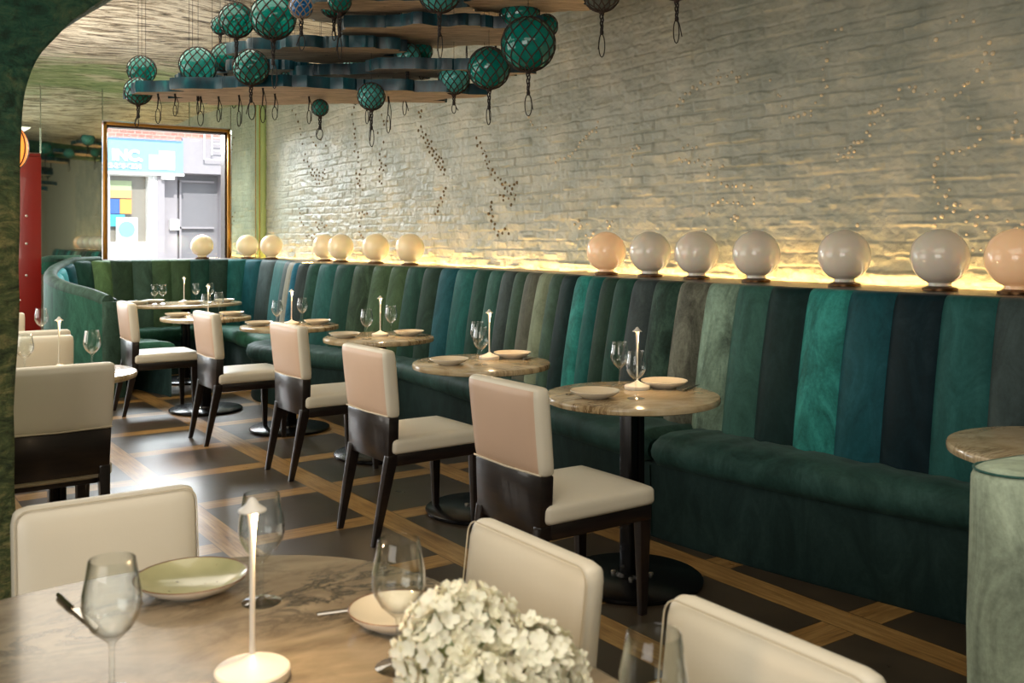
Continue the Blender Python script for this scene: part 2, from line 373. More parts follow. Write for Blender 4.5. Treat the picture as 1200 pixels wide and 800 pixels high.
# relief brick wall on the right
def brick_wall():
    y0, y1, z0, z1 = .3, WY + .02, 1.02, 3.1
    ny, nz = 1330, 370
    ys = np.linspace(y0, y1, ny); zs = np.linspace(z0, z1, nz)
    Yg, Zg = np.meshgrid(ys, zs, indexing='ij')
    rng = np.random.default_rng(3)
    def vnoise(sy, sz, seed):
        g_ = np.random.default_rng(seed).standard_normal((int((y1 - y0) / sy) + 3, int((z1 - z0) / sz) + 3))
        a = (Yg - y0) / sy; b = (Zg - z0) / sz; i = a.astype(int); j = b.astype(int); u = a - i; v = b - j
        u = u * u * (3 - 2 * u); v = v * v * (3 - 2 * v)
        return (g_[i, j] * (1 - u) * (1 - v) + g_[i + 1, j] * u * (1 - v) + g_[i, j + 1] * (1 - u) * v + g_[i + 1, j + 1] * u * v)
    bh, bw = .068, .212
    Zw = Zg + .007 * vnoise(.5, .3, 1) + .003 * vnoise(.07, .05, 2); Yw = Yg + .012 * vnoise(.2, .2, 4) + .004 * vnoise(.05, .05, 5)
    row = np.floor(Zw / bh).astype(int); off = (row % 2) * bw / 2; colm = np.floor((Yw + off + 10) / bw).astype(int)
    fz = Zw / bh - row; fy = (Yw + off + 10) / bw - colm
    dz = np.minimum(fz, 1 - fz) * bh; dy = np.minimum(fy, 1 - fy) * bw
    d = np.minimum(dz, dy)
    tab = rng.standard_normal((400, 400)); ch = tab[row % 400, colm % 400]; t2 = rng.standard_normal((400, 400))[row % 400, colm % 400]
    mask = np.clip(.85 + .38 * vnoise(1.1, .45, 9), .30, 1.35)          # plaster-smooth areas against crisp brick
    face = np.clip((d - .0035) / .006, 0, 1)
    fade = np.clip(.62 + (Yg - 3.0) / 4.0, .62, 1.0); mask = mask * fade
    H = mask * (.0075 * face) + mask * .0040 * ch * face + mask * .0040 * t2 * (fz - .5) * 2 * face
    low = np.clip(1.6 - (Zg - 1.15) / .75, .5, 1.6)
    H += low * .0016 * vnoise(.06, .035, 11) + .0013 * vnoise(.03, .022, 12) + .0012 * vnoise(.02, .05, 19) + .003 * vnoise(.6, .4, 13) + .0010 * vnoise(.015, .012, 17)
    ledg = np.clip(vnoise(.16, .030, 15) - 1.0, 0, 1.6) * low            # drips and chipped ledges of old paint
    H += .010 * ledg
    global wall_h
    def wall_h(y, z): return float(H[min(ny - 1, max(0, int((y - y0) / (y1 - y0) * (ny - 1)))), min(nz - 1, max(0, int((z - z0) / (z1 - z0) * (nz - 1))))])
    co = np.empty((ny * nz, 3)); co[:, 0] = (WX - H).ravel(); co[:, 1] = Yg.ravel(); co[:, 2] = Zg.ravel()
    i = np.arange(ny - 1)[:, None] * nz + np.arange(nz - 1)[None, :]
    F_ = np.stack([i, i + 1, i + nz + 1, i + nz], -1).reshape(-1, 4)
    me = bpy.data.meshes.new('wall_right'); me.vertices.add(ny * nz); me.vertices.foreach_set('co', co.ravel())
    me.loops.add(F_.size); me.loops.foreach_set('vertex_index', F_.ravel())
    me.polygons.add(len(F_)); me.polygons.foreach_set('loop_start', np.arange(0, F_.size, 4)); me.polygons.foreach_set('loop_total', np.full(len(F_), 4))
    me.polygons.foreach_set('use_smooth', np.ones(len(F_), bool))
    me.materials.append(M['brick']); me.update(); me.validate()
    o = struct(link('wall_right', me)); return o
wr = brick_wall()
b = MB(); b.box(WX - .002, WX + .3, -3, .32, 0, 3.3, M['plaster_wall']); b.box(WX + .02, WX + .3, .3, WY + .2, 0, 3.3, M['plaster_wall']); b.build('wall_right_core', wr)

# end wall around the window and the door opening
b = MB(); T0, T1 = WY + .01, WY + .25
b.box(3.76, WX + .3, T0, T1, 0, 3.3, M['plaster_wall']); b.box(2.36, 3.76, T0, T1, 0, 1.02, M['plaster_wall'])
b.box(2.36, 3.76, T0, T1, 2.63, 3.3, M['plaster_wall']); b.box(1.70, 2.36, T0, T1, 0, 3.3, M['plaster_wall'])
b.box(-.4, 1.70, T0, T1, 2.22, 3.3, M['plaster_wall']); b.box(-4, -.4, T0, T1, 0, 3.3, M['plaster_wall'])
struct(b.build('wall_far', smooth=False))
b = MB(); b.box(-4.2, -4, -3.2, WY + .2, 0, 3.4, M['plaster_wall']); struct(b.build('wall_left', smooth=False))
b = MB(); b.box(-4.2, WX + .3, -3.2, -3, 0, 3.4, M['plaster_wall']); struct(b.build('wall_back', smooth=False))
# window frame and pane
w = link('window_1', None, None, (0, 0, 0)); struct(w)
b = MB()
x0, x1, z0, z1 = 2.375, 3.745, 1.02, 2.615
for a in ((x0, x0 + .035, z0, z1), (x1 - .035, x1, z0, z1), (x0, x1, z1 - .035, z1), (x0, x1, z0, z0 + .035)): b.box(a[0], a[1], WY - .03, WY + .03, a[2], a[3], M['gold_frame'], .006)
b.build('window_frame', w)
b = MB(); x0 += .035; x1 -= .035; z1 -= .035; z0 += .035
for a in ((x0, x0 + .018, z0, z1), (x1 - .018, x1, z0, z1), (x0, x1, z1 - .018, z1)): b.box(a[0], a[1], WY + .02, WY + .16, a[2], a[3], M['dark_frame'])
b.build('window_reveal', w)
MB().box(x0, x1, WY + .09, WY + .096, z0, z1, M['pane']).build('window_glass', w, smooth=False)
# red door post and lintel
d = link('door_1', None, None, (0, 0, 0)); struct(d)
b = MB(); b.box(1.46, 1.76, WY - .12, WY + .12, 0, 2.2, M['red_paint'], .012); b.box(-.4, 1.76, WY - .06, WY + .12, 2.14, 2.24, M['red_paint'], .01)
b.box(.45, .6, WY - .06, WY + .1, 0, 2.2, M['red_paint'], .01); b.build('door_frame', d)
b = MB()
for z in (1.0, 1.32, 1.60): b.lathe([(.0, -.005), (.014, -.005), (.012, .004), (0, .006)], M['glide'], 12, Matrix.Translation((1.62, WY - .125, z)) @ Matrix.Rotation(R(90), 4, 'X'))
b.build('door_screw', d)
MB().box(.6, 1.46, WY + .02, WY + .026, .12, 2.14, M['pane']).build('door_glass', d, smooth=False)
b = MB(); b.box(.6, 1.46, WY, WY + .05, .0, .30, M['dark_frame'], .005); b.box(.6, 1.46, WY, WY + .05, 1.28, 1.36, M['dark_frame'], .005); b.build('door_rail', d)
# mirror panels
for nm, (a0, a1, c0, c1), lab in (
    ('mirror_panel', (1.77, 2.365, 1.0, 2.97), 'tall narrow wall mirror between the red door post and the gilt window'),
    ('mirror_panel', (2.37, 3.28, 2.62, 2.97), 'mirror strip over the left part of the gilt window frame'),
    ('mirror_panel', (3.284, 3.75, 2.62, 2.97), 'mirror strip over the right part of the gilt window frame'),
    ('mirror_panel', (3.755, 4.10, 1.0, 2.97), 'tall mirror in the corner right of the window, behind globe lamps'),
    ('mirror_panel', (.3, 1.765, 2.25, 2.97), 'mirror panel over the red door frame reflecting glass floats')):
    b = MB(); b.box(a0 + .001, a1 - .001, WY - .012, WY + .004, c0, c1, M['mirror'], .003, 1); tag(b.build(nm, smooth=False), lab, 'mirror', 'mirror panels on the end wall')
b = MB(); b.lathe([(.06, .0), (.06, 1.9)], M['corner_green'], 16, Matrix.Translation((WX - .03, WY - .02, 1.1))); struct(b.build('trim_1'))
b = MB(); b.tube([(WX - .085, WY - .075, 1.1), (WX - .085, WY - .075, 3.0)], .005, M['brass'], 8); struct(b.build('trim_2'))

# ceiling: vaulted rough plaster
def ceil_z(x, y):
    n1 = mnoise.noise(Vector((x * .55, y * .42, 1.7))); n2 = mnoise.noise(Vector((x * 1.3, y * 1.1, 5.2)))
    z = 3.02 + .10 * n1 + .035 * n2
    if x < 1.0: z -= .10 * (1.0 - x) ** 1.6
    k = max(0, (y - 10.2) / .8); z = z * (1 - k) + 2.97 * k if y > 10.2 else z
    return min(z, 3.2)
rows = [[(x, y, ceil_z(x, y)) for y in np.arange(3.6, WY + .16, .12)] for x in np.arange(-1.6, WX + .14, .12)]
rows = [[(p[0], min(p[1], WY), p[2]) for p in r_] for r_ in rows]
struct(MB().grid(rows, M['ceiling']).build('ceiling'))
b = MB(); b.box(-4.2, WX + .3, -3.2, 3.8, 3.2, 3.35, M['plaster_wall']); b.box(-4.2, WX + .3, 3.7, WY + .25, 3.32, 3.42, M['plaster_wall'])
struct(b.build('ceiling_front', smooth=False))
# arched cave wall between the two rooms
prof = [(.455, 0), (.468, .35), (.462, .7), (.478, 1.05), (.487, 1.4), (.492, 1.675), (.496, 1.785), (.514, 1.884), (.557, 1.985), (.621, 2.068), (.687, 2.136), (.745, 2.182), (.86, 2.27), (1.02, 2.37), (1.3, 2.5), (1.8, 2.62), (2.4, 2.70), (3.0, 2.74), (3.6, 2.75), (4.14, 2.72)]
pr = [cat(prof, k / 3) for k in range((len(prof) - 1) * 3 + 1)]
pr = [(x + .014 + .018 * max(0, 1 - z / 1.6) + .008 * mnoise.noise(Vector((x * 9, z * 7, .3))), z + .006 * mnoise.noise(Vector((z * 8, x * 8, 4)))) for x, z in pr]
ya, yb = 3.46, 3.88
rows = []
def outer(i):
    x, z = pr[i]; n = len(pr)
    k = 5 * 3 + 6
    if i <= k: return (-3.9, 3.25 * (i / k)) if i > 0 else (-3.9, 0)
    return (-3.9 + (i - k) / (n - 1 - k) * (4.14 + 3.9), 3.25)
for i, (x, z) in enumerate(pr):
    ox, oz = outer(i); r_ = []
    for k in range(25):
        u = (k / 24) ** 1.8; px_, pz_ = x + (ox - x) * u, z + (oz - z) * u
        bl = .05 * (max(0, 1 - u * 14) ** 2)
        r_.append((px_, ya + bl + .02 * mnoise.noise(Vector((px_ * 3, pz_ * 3, 0))) * min(1, u * 8), pz_))
    back = [(q_[0], yb - (q_[1] - ya), q_[2]) for q_ in r_]
    rows.append(list(reversed(r_)) + [(x - .0, (ya + yb) / 2, z)] + back)
struct(MB().grid(rows, M['cave']).build('wall_arch', ang=80))

LIGHT_STUDS = [(4.215, 2.164), (4.202, 2.204), (4.165, 2.188), (4.154, 2.228), (4.11, 2.223), (4.094, 2.259), (4.06, 2.247), (4.032, 2.279), (3.997, 2.261), (3.949, 2.26), (3.904, 2.291), (3.89, 2.258), (3.87, 2.288), (3.822, 2.287), (3.89, 2.329), (3.786, 2.305), (3.753, 2.271), (3.677, 2.278), (3.732, 2.27), (3.748, 2.249), (3.101, 2.423), (3.063, 2.421), (3.149, 2.369), (3.178, 2.344), (3.149, 2.276), (3.172, 2.234), (3.172, 2.182), (3.145, 2.145), (3.155, 2.14), (3.178, 2.102), (3.214, 2.068), (3.244, 2.031), (3.248, 2.007), (3.288, 2.019), (3.329, 2.012), (3.36, 2.008), (3.385, 2.011), (3.513, 2.223), (3.466, 2.14), (3.448, 2.129), (3.434, 2.077), (3.408, 2.07), (2.485, 2.348), (2.454, 2.351), (2.427, 2.366), (2.375, 2.335), (2.338, 2.259), (2.299, 2.226), (2.321, 2.183), (2.287, 2.178), (2.335, 2.15), (2.299, 2.135), (2.36, 2.115), (2.335, 2.061), (2.402, 2.064), (2.419, 2.058), (2.439, 2.027), (2.462, 2.019), (2.519, 2.007), (2.559, 2.048), (2.602, 2.039), (2.659, 2.08), (2.689, 2.083), (2.747, 2.035), (2.742, 2.078), (2.55, 2.281), (2.667, 2.063), (2.836, 2.013), (2.854, 1.994), (2.898, 1.986), (2.87, 1.989), (2.831, 1.968), (2.877, 1.93), (2.902, 1.927), (2.902, 1.875), (2.92, 1.892), (2.943, 1.85), (2.967, 1.847), (2.992, 1.849), (3.044, 1.823), (3.018, 1.799), (3.048, 1.782), (3.091, 1.766), (3.078, 1.797), (3.026, 1.778), (2.989, 1.803), (2.998, 1.779), (3.011, 1.824), (4.17, 1.909), (4.138, 1.923), (4.099, 1.903), (4.065, 1.906), (4.189, 1.832), (4.197, 1.848), (4.144, 1.839), (4.123, 1.822), (4.078, 1.818), (4.047, 1.829), (4.019, 1.788), (3.997, 1.807), (3.964, 1.836), (3.959, 1.744), (3.932, 1.821), (3.914, 1.725), (3.942, 1.794), (3.878, 1.778), (3.853, 1.783), (3.987, 1.803), (3.865, 1.685), (3.822, 1.668), (3.786, 1.665), (3.755, 1.665), (3.707, 1.64), (3.697, 1.67), (3.649, 1.655), (3.629, 1.592), (3.631, 1.567), (3.711, 1.554), (3.741, 1.571), (3.777, 1.573), (3.824, 1.577), (3.853, 1.596), (3.89, 1.582), (3.932, 1.565), (3.956, 1.516), (3.984, 1.428), (3.793, 1.484), (3.763, 1.473), (3.746, 1.489), (3.767, 1.498), (2.402, 1.912), (2.357, 1.901), (2.35, 1.862), (2.346, 1.811), (2.369, 1.785), (2.402, 1.778), (2.442, 1.766), (2.477, 1.762), (2.519, 1.76), (2.55, 1.741), (2.563, 1.712), (2.566, 1.657), (2.563, 1.635), (2.547, 1.608), (2.508, 1.566), (2.489, 1.594), (2.547, 1.534), (2.503, 1.514), (2.462, 1.528), (2.469, 1.496), (2.436, 1.523), (2.394, 1.502), (2.523, 1.475), (2.563, 1.436), (2.559, 1.468), (2.412, 1.449), (2.357, 1.472), (2.365, 1.434), (2.314, 1.468), (2.318, 1.406), (2.222, 1.449), (2.187, 1.414), (2.225, 1.383), (2.285, 1.372), (2.379, 1.324), (2.338, 1.325), (2.406, 1.392), (2.659, 1.359), (2.974, 1.439), (2.194, 1.911), (2.19, 1.873), (2.201, 1.829), (2.163, 1.811), (2.201, 1.803), (2.16, 1.435), (5.413, 1.903), (5.384, 1.916), (5.359, 1.926), (5.305, 1.924), (5.269, 1.942), (5.241, 1.933), (5.216, 1.953), (5.192, 1.977), (5.147, 1.993), (5.14, 2.019), (5.113, 2.034), (5.079, 2.042), (5.045, 2.075), (5.012, 2.083), (4.969, 2.075), (4.978, 2.105), (4.962, 2.141), (5.079, 2.057), (4.623, 1.836), (4.617, 1.886), (4.602, 1.909), (4.602, 1.933), (4.563, 1.952), (4.542, 1.937), (4.572, 1.927), (5.718, 2.25), (5.706, 2.214), (5.679, 2.188), (5.62, 2.149), (5.582, 2.15), (5.525, 2.156), (5.199, 1.47), (5.154, 1.491), (5.13, 1.459), (5.147, 1.444), (5.079, 1.394), (5.045, 1.379), (5.012, 1.383), (4.988, 1.409), (4.833, 1.456), (4.858, 1.483), (4.808, 1.482), (4.849, 1.441), (5.062, 1.469)]
DARK_STUDS = [(7.331, 2.455), (7.276, 2.46), (7.309, 2.412), (7.309, 2.33), (7.348, 2.298), (7.281, 2.281), (7.309, 2.248), (7.254, 2.229), (7.226, 2.254), (7.188, 2.202), (7.226, 2.186), (7.172, 2.169), (7.134, 2.187), (7.183, 2.142), (7.118, 2.129), (7.156, 2.1), (7.092, 2.103), (7.049, 2.119), (7.102, 2.069), (7.039, 2.073), (6.997, 2.049), (7.065, 2.04), (7.013, 2.023), (6.961, 2.033), (7.039, 2.004), (6.976, 1.994), (7.002, 1.969), (6.945, 1.961), (6.925, 2.004), (6.971, 1.941), (6.909, 1.937), (6.919, 1.899), (6.423, 2.159), (6.377, 2.118), (6.409, 2.096), (6.354, 2.074), (6.309, 2.051), (6.34, 2.029), (6.286, 2.005), (6.309, 1.977), (6.273, 1.945), (6.242, 1.96), (6.264, 1.913), (6.211, 1.897), (6.228, 1.862), (6.175, 1.871), (6.14, 1.833), (6.175, 1.817), (6.097, 1.818), (6.067, 1.781), (6.025, 1.791), (6.046, 1.749), (5.983, 1.765), (6.004, 1.723), (5.941, 1.74), (5.92, 1.774), (5.879, 1.784), (5.962, 1.705), (5.899, 1.691), (5.92, 1.663), (5.983, 1.67), (6.046, 1.691), (6.054, 1.66), (6.11, 1.698), (5.962, 1.622), (6.884, 1.784), (6.925, 1.759), (6.909, 1.727), (6.961, 1.708), (6.945, 1.676), (6.997, 1.651), (7.028, 1.63), (7.013, 1.598), (7.055, 1.578), (6.219, 1.649), (6.242, 1.617), (6.211, 1.592), (6.242, 1.561), (6.197, 1.543), (6.219, 1.507), (6.175, 1.482), (6.175, 1.446), (6.132, 1.428), (6.14, 1.397), (6.08, 1.413), (6.025, 1.444), (6.004, 1.408), (10.123, 2.767), (10.05, 2.715), (9.965, 2.63), (9.91, 2.548), (9.899, 2.487), (9.628, 2.433), (9.575, 2.38), (9.508, 2.339), (9.389, 2.39), (9.253, 2.319), (9.855, 2.381), (9.773, 2.267), (9.8, 2.204), (9.719, 2.184), (9.665, 2.131), (9.596, 2.095), (9.534, 2.06), (9.482, 2.089), (9.43, 2.054), (9.339, 2.049), (9.278, 2.031), (9.628, 2.065), (9.56, 2.026), (9.482, 2.026), (9.405, 2.017), (9.318, 1.992), (9.508, 1.989), (9.43, 1.977), (9.354, 1.967), (9.471, 1.937), (9.405, 1.938), (9.612, 2.037), (9.303, 2.078), (8.652, 2.57), (8.594, 2.633), (8.625, 2.479), (8.594, 2.428), (8.607, 2.38), (8.581, 2.339), (8.589, 2.281), (8.598, 2.213), (8.528, 2.199), (8.519, 2.149), (8.528, 2.107), (8.558, 1.996), (8.462, 2.03), (8.528, 1.946), (8.475, 1.924), (8.506, 1.897), (8.462, 1.875), (8.419, 1.835), (8.462, 1.982), (8.043, 2.507), (7.991, 2.443), (7.983, 2.409), (7.903, 2.434), (8.104, 2.345), (8.003, 2.253), (8.051, 2.192), (8.063, 2.146), (7.963, 2.121), (8.071, 2.091), (8.023, 2.06), (7.963, 2.038), (8.043, 2.028), (7.991, 1.993), (8.071, 2.007), (8.051, 1.941), (8.063, 1.895), (8.015, 1.874), (8.484, 1.616), (8.419, 1.624), (8.375, 1.6), (8.312, 1.606), (8.462, 1.567), (8.506, 1.529), (8.471, 1.49), (8.497, 1.432), (8.462, 1.403), (8.419, 1.384), (9.965, 1.691), (9.91, 1.646), (9.937, 1.592), (9.882, 1.548), (9.827, 1.514), (9.508, 1.542), (9.43, 1.52), (9.354, 1.53), (9.303, 1.488), (9.43, 1.468), (9.253, 1.508), (9.482, 1.49), (9.692, 1.406), (9.612, 1.385), (9.746, 1.395), (9.56, 1.416)]


# ---------------------------------------------------------------- banquettes
def normal(p, t_):
    a = Vector(cat(p, max(0, t_ - .02))); b_ = Vector(cat(p, min(len(p) - 1, t_ + .02))); d_ = (b_ - a).normalized()
    return Vector((-d_.y, d_.x))
def channel(path, ta, tb, top, mat, name, parent, lean=.12, zb=.40, label=None):
    if ta > tb: ta, tb = tb, ta
    rows = []; NU = 10; hs = [0, .12, .25, .4, .55, .7, .82, .9, .96]
    for i in range(NU + 1):
        u = i / NU; t_ = ta + (tb - ta) * u; p = Vector(cat(path, t_)); n = normal(path, t_); tp = top(t_)
        bl = .026 * (1 - abs(2 * u - 1) ** 2.6) - .006 * (abs(2 * u - 1) ** 12); r_ = []
        rr = .045
        for h in hs:
            z = zb + (tp - rr - zb) * h
            o_ = lean * (1 - (z - zb) / (1.15 - zb)) + bl * (.55 + .45 * min(1, h * 6)) + .012 * math.sin(math.pi * h)
            q_ = p + n * o_; r_.append((q_.x, q_.y, z))
        lt_ = lean * (1 - (tp - zb) / (1.15 - zb)) + bl
        for k in range(1, 6):
            a = k / 5 * math.pi / 2; q_ = p + n * (lt_ - rr + rr * math.cos(a)); r_.append((q_.x, q_.y, tp - rr + rr * math.sin(a)))
        for o_ in (.085, .13):
            q_ = p - n * o_; r_.append((q_.x, q_.y, tp - .002 - (o_ > .1) * .03))
        rows.append(r_)
    o = MB().grid(rows, mat).build(name, parent, ang=70)
    if label: o['label'] = label
    return o
VC = {
 'slate': (56, 72, 72), 'green_teal': (22, 84, 82), 'ink': (2, 32, 40), 'petrol': (0, 74, 84), 'teal': (6, 122, 116), 'black_green': (8, 40, 40),
 'pine': (42, 88, 80), 'sage': (100, 128, 112), 'taupe': (88, 92, 80), 'moss_dark': (30, 58, 48), 'deep_teal': (2, 86, 84), 'forest': (22, 66, 56),
 'grey_green': (56, 84, 70), 'pale_sage': (118, 132, 106), 'olive': (58, 86, 56), 'olive_dark': (44, 68, 48), 'bright_blue': (22, 104, 132), 'charcoal': (48, 62, 64),
 'cream_sage': (128, 128, 110), 'blue_teal': (0, 78, 88), 'fern': (84, 118, 72), 'cyan': (20, 150, 160), 'seat': (38, 74, 68), 'seat_far': (34, 88, 68), 'plinth': (30, 54, 52), 'arm_pale': (150, 166, 142)}
VM = {}
def V(k, crush=.35, alt=None):
    key = (k, crush, alt)
    if key not in VM: VM[key] = velvet(k + '_velvet' + ('_crushed' if crush > .5 else ''), VC[k], crush, alt)
    return VM[key]
wpath = [(3.72, 0.9), (3.66, 1.6), (3.60, 2.2), (3.58, 3.0), (3.585, 3.7), (3.64, 4.3), (3.73, 4.9), (3.79, 5.5), (3.79, 6.1), (3.74, 6.7), (3.66, 7.25), (3.57, 7.75), (3.5, 8.2), (3.46, 8.42)]
wt = [0.62, 0.87, 1.15, 1.4, 1.655, 1.985, 2.262, 2.521, 2.775, 3.052, 3.32, 3.598, 3.895, 4.199, 4.509, 4.785, 5.018, 5.25, 5.5, 5.798, 6.029, 6.282, 6.56, 6.804, 7.082, 7.358, 7.67, 8.075, 8.422, 8.772, 9.161, 9.546, 9.995, 10.496, 11.019, 11.565, 11.965, 12.562, 13.0]
wc = ['forest', 'teal', 'ink', 'slate', 'green_teal', 'ink', 'petrol', ('teal', .7), 'black_green', 'pine', ('sage', .8), ('taupe', .9), ('moss_dark', .9), 'charcoal', 'forest', 'moss_dark', 'deep_teal', ('teal', .6), 'black_green', 'grey_green', 'pale_sage', 'taupe', 'grey_green', 'slate', 'pine', 'forest', 'deep_teal', 'petrol', 'moss_dark', 'forest', 'olive', ('olive', .5), ('olive_dark', .6), 'forest', 'green_teal', 'forest', 'charcoal', 'bright_blue']
banq = thing('banquette', 'long velvet banquette in green and teal stripes along the brick wall', 'banquette', (3.4, 4.6, 0))
def rel(parent, o): o.location = -Vector(parent.location); return o
for i, c in enumerate(wc):
    k, cr = (c, .35) if isinstance(c, str) else c
    rel(banq, channel(wpath, wt[i], wt[i + 1], lambda t_: 1.15, V(k, cr), 'back_channel', banq, label=k.replace('_', ' ') + ' velvet channel'))
npath = [(3.92, -.7), (3.80, .15), (3.72, .9), (3.66, 1.6)]
nts = [0, .35, .6, .9, 1.2, 1.5, 1.8, 2.1, 2.36, 2.62]
for i, k in enumerate(('forest', 'slate', 'green_teal', 'ink', 'pine', 'petrol', 'teal', 'forest', 'slate')):
    rel(banq, channel(npath, nts[i], nts[i + 1], lambda t_: 1.15, V(k, .35), 'back_channel', banq, label=k.replace('_', ' ') + ' velvet channel'))
# seat: pairs front point -> back point
fr = [(3.48, .8), (3.36, 1.5), (3.24, 2.1), (3.12, 2.8), (3.075, 3.32), (3.10, 3.8), (3.17, 4.4), (3.27, 5.0), (3.34, 5.6), (3.38, 6.1), (3.37, 6.55), (3.27, 7.0), (3.10, 7.4), (2.97, 7.72), (2.915, 8.0), (2.97, 8.24), (3.14, 8.38), (3.40, 8.44)]
bk = [(3.66, .9), (3.60, 1.6), (3.54, 2.2), (3.50, 2.9), (3.50, 3.4), (3.53, 3.9), (3.60, 4.5), (3.68, 5.1), (3.71, 5.7), (3.71, 6.2), (3.68, 6.65), (3.62, 7.1), (3.55, 7.5), (3.49, 7.8), (3.45, 8.0), (3.43, 8.14), (3.42, 8.28), (3.41, 8.40)]
def seat(fr, bk, t0, t1, mat, name, parent, h0=.335, h1=.475, n=60, end=.03, label=None):
    rows = []
    prof = [(.06, h0), (.012, h0 + .008), (-.012, h0 + .04), (-.018, h0 + .075), (-.004, h1 - .022), (.035, h1 - .004), (.11, h1 + .004), (.3, h1), (.6, h1 - .008), (1.0, h1 - .02), (1.12, h1 - .03)]
    for i in range(n + 1):
        t_ = t0 + (t1 - t0) * i / n; f_ = Vector(cat(fr, t_)); g_ = Vector(cat(bk, t_)); d_ = g_ - f_; L_ = d_.length; d_ = d_ / max(L_, 1e-6)
        e = min(i, n - i) / n * (t1 - t0) * .55; k = max(0, 1 - e / end) ** 2 if end else 0
        wob = .003 * math.sin(t_ * 31) + .003 * math.sin(t_ * 17 + 1)
        r_ = []
        for a, z in prof:
            u = a if a < .2 else None
            dist_ = a if a <= .11 else .11 + (L_ + .05 - .11) * (a - .11) / 1.01
            zz = h0 + .05 + (z + wob * (z > h1 - .03) - h0 - .05) * (1 - .28 * k); q_ = f_ + d_ * (dist_ + .018 * k * (a < .12)); r_.append((q_.x, q_.y, zz))
        rows.append(r_)
    m_ = MB().grid(rows, mat)
    for rr in (rows[0], rows[-1]): m_.add(rr, [tuple(range(len(rr)))], mat)
    o = m_.build(name, parent, ang=60)
    if label: o['label'] = label
    return o
sm = V('seat', .45)
rel(banq, seat(fr, bk, 0, 3.96, sm, 'seat_cushion', banq)); rel(banq, seat(fr, bk, 4.0, len(fr) - 1, sm, 'seat_cushion', banq, n=140))
def plinth(fr, bk, z1, mat, name, parent, inset=.025, n=90, z0=.0):
    rows = []
    for i in range(n + 1):
        t_ = (len(fr) - 1) * i / n; f_ = Vector(cat(fr, t_)); g_ = Vector(cat(bk, t_)); d_ = g_ - f_; d_.normalize()
        q_ = f_ + d_ * inset; e_ = f_ + d_ * (inset + .012); rows.append([(e_.x, e_.y, z0), (q_.x, q_.y, z0 + .02), (q_.x, q_.y, z1), (g_.x, g_.y, z1)])
    m_ = MB().grid(rows, mat)
    return m_.build(name, parent, ang=60)
pl = V('plinth', .3)
rel(banq, plinth(fr, bk, .345, pl, 'base', banq))
b = MB()
for tt in (4.0,):
    f_ = Vector(cat(fr, tt)); b.tube([(f_.x + .022, f_.y, .02), (f_.x + .022, f_.y + .01, .33)], .004, pl, 6)
rel(banq, b.build('seam', banq))

booth = thing('banquette', 'far curved booth banquette in green and blue velvet wrapping round below the window', 'banquette', (2.8, 9.7, 0))
epath = [(3.46, 8.42), (3.6, 8.9), (3.74, 9.4), (3.76, 9.85), (3.6, 10.25), (3.2, 10.45), (2.8, 10.5), (2.45, 10.5), (2.15, 10.42), (1.92, 10.25), (1.78, 10.0), (1.74, 9.7), (1.80, 9.38), (1.94, 9.05), (2.02, 8.88)]
et = [0.1, 0.9, 1.589, 2.647, 3.34, 3.862, 4.31, 4.724, 5.161, 5.647, 6.138, 6.689, 7.348, 8.011, 8.793, 9.4, 10.1, 10.9, 11.8, 12.7, 13.95]
ec = [('cream_sage', .4), 'slate', 'green_teal', 'slate', 'blue_teal', 'deep_teal', 'moss_dark', 'forest', 'olive', 'olive', 'grey_green', 'olive_dark', ('fern', .4), 'forest', 'blue_teal', 'cyan', 'cyan', 'green_teal', 'forest', 'forest']
etop = lambda t_: 1.15 if t_ < 8.6 else 1.15 - .30 * min(1, (t_ - 8.6) / 5.2) ** .9
for i, c in enumerate(ec):
    k, cr = (c, .35) if isinstance(c, str) else c
    rel(booth, channel(epath, et[i], et[i + 1], etop, V(k, cr), 'back_channel', booth, lean=.10, label=k.replace('_', ' ') + ' velvet channel'))
# outer shell of the free-standing left arm, rolled rim and end
arm_m = V('seat_far', .4); rows = []; rim = []
for i in range(49):
    t_ = 7.6 + (14.0 - 7.6) * i / 48; p = Vector(cat(epath, t_)); n = normal(epath, t_); tp = etop(t_)
    rows.append([(p.x - n.x * .135, p.y - n.y * .135, z) for z in (.0, .3, .6, .8 * tp + .1, tp - .03)]); rim.append((p.x - n.x * .075, p.y - n.y * .075, tp - .022))
rel(booth, MB().grid(rows, arm_m).build('outer_arm', booth, ang=70))
rel(booth, MB().tube(rim, .062, V('grey_green', .5), 12).build('arm_rim', booth, ang=70))
p = Vector(cat(epath, 14)); n = normal(epath, 14); dd = Vector((n.y, -n.x)) * -1
cols = []
for h in (.0, .2, .4, .6, .75, .80, .832):
    w_ = .10 + .06 * max(0, 1 - h / .85); cc = p - n * .135; c2 = p + n * (.10 * (1 - h / 1.15) + .015); r_ = []
    for k in range(9):
        a = math.pi * k / 8; mid = (cc + c2) / 2; half = (c2 - cc).length / 2
        q_ = mid - n * half * math.cos(a) + (Vector(cat(epath, 14)) - Vector(cat(epath, 13.6))).normalized() * .05 * math.sin(a); r_.append((q_.x, q_.y, h if h < .82 else h))
    cols.append(r_)
b = MB().grid(cols, V('grey_green', .5)); b.add(cols[-1], [tuple(range(9))], V('grey_green', .5)); rel(booth, b.build('arm_end', booth, ang=70))
efr = [(3.22, 8.62), (3.20, 9.1), (3.25, 9.5), (3.22, 9.78), (3.08, 9.93), (2.92, 9.99), (2.75, 10.0), (2.55, 9.99), (2.38, 9.93), (2.29, 9.82), (2.26, 9.66), (2.27, 9.42), (2.34, 9.1), (2.43, 8.75), (2.44, 8.60)]
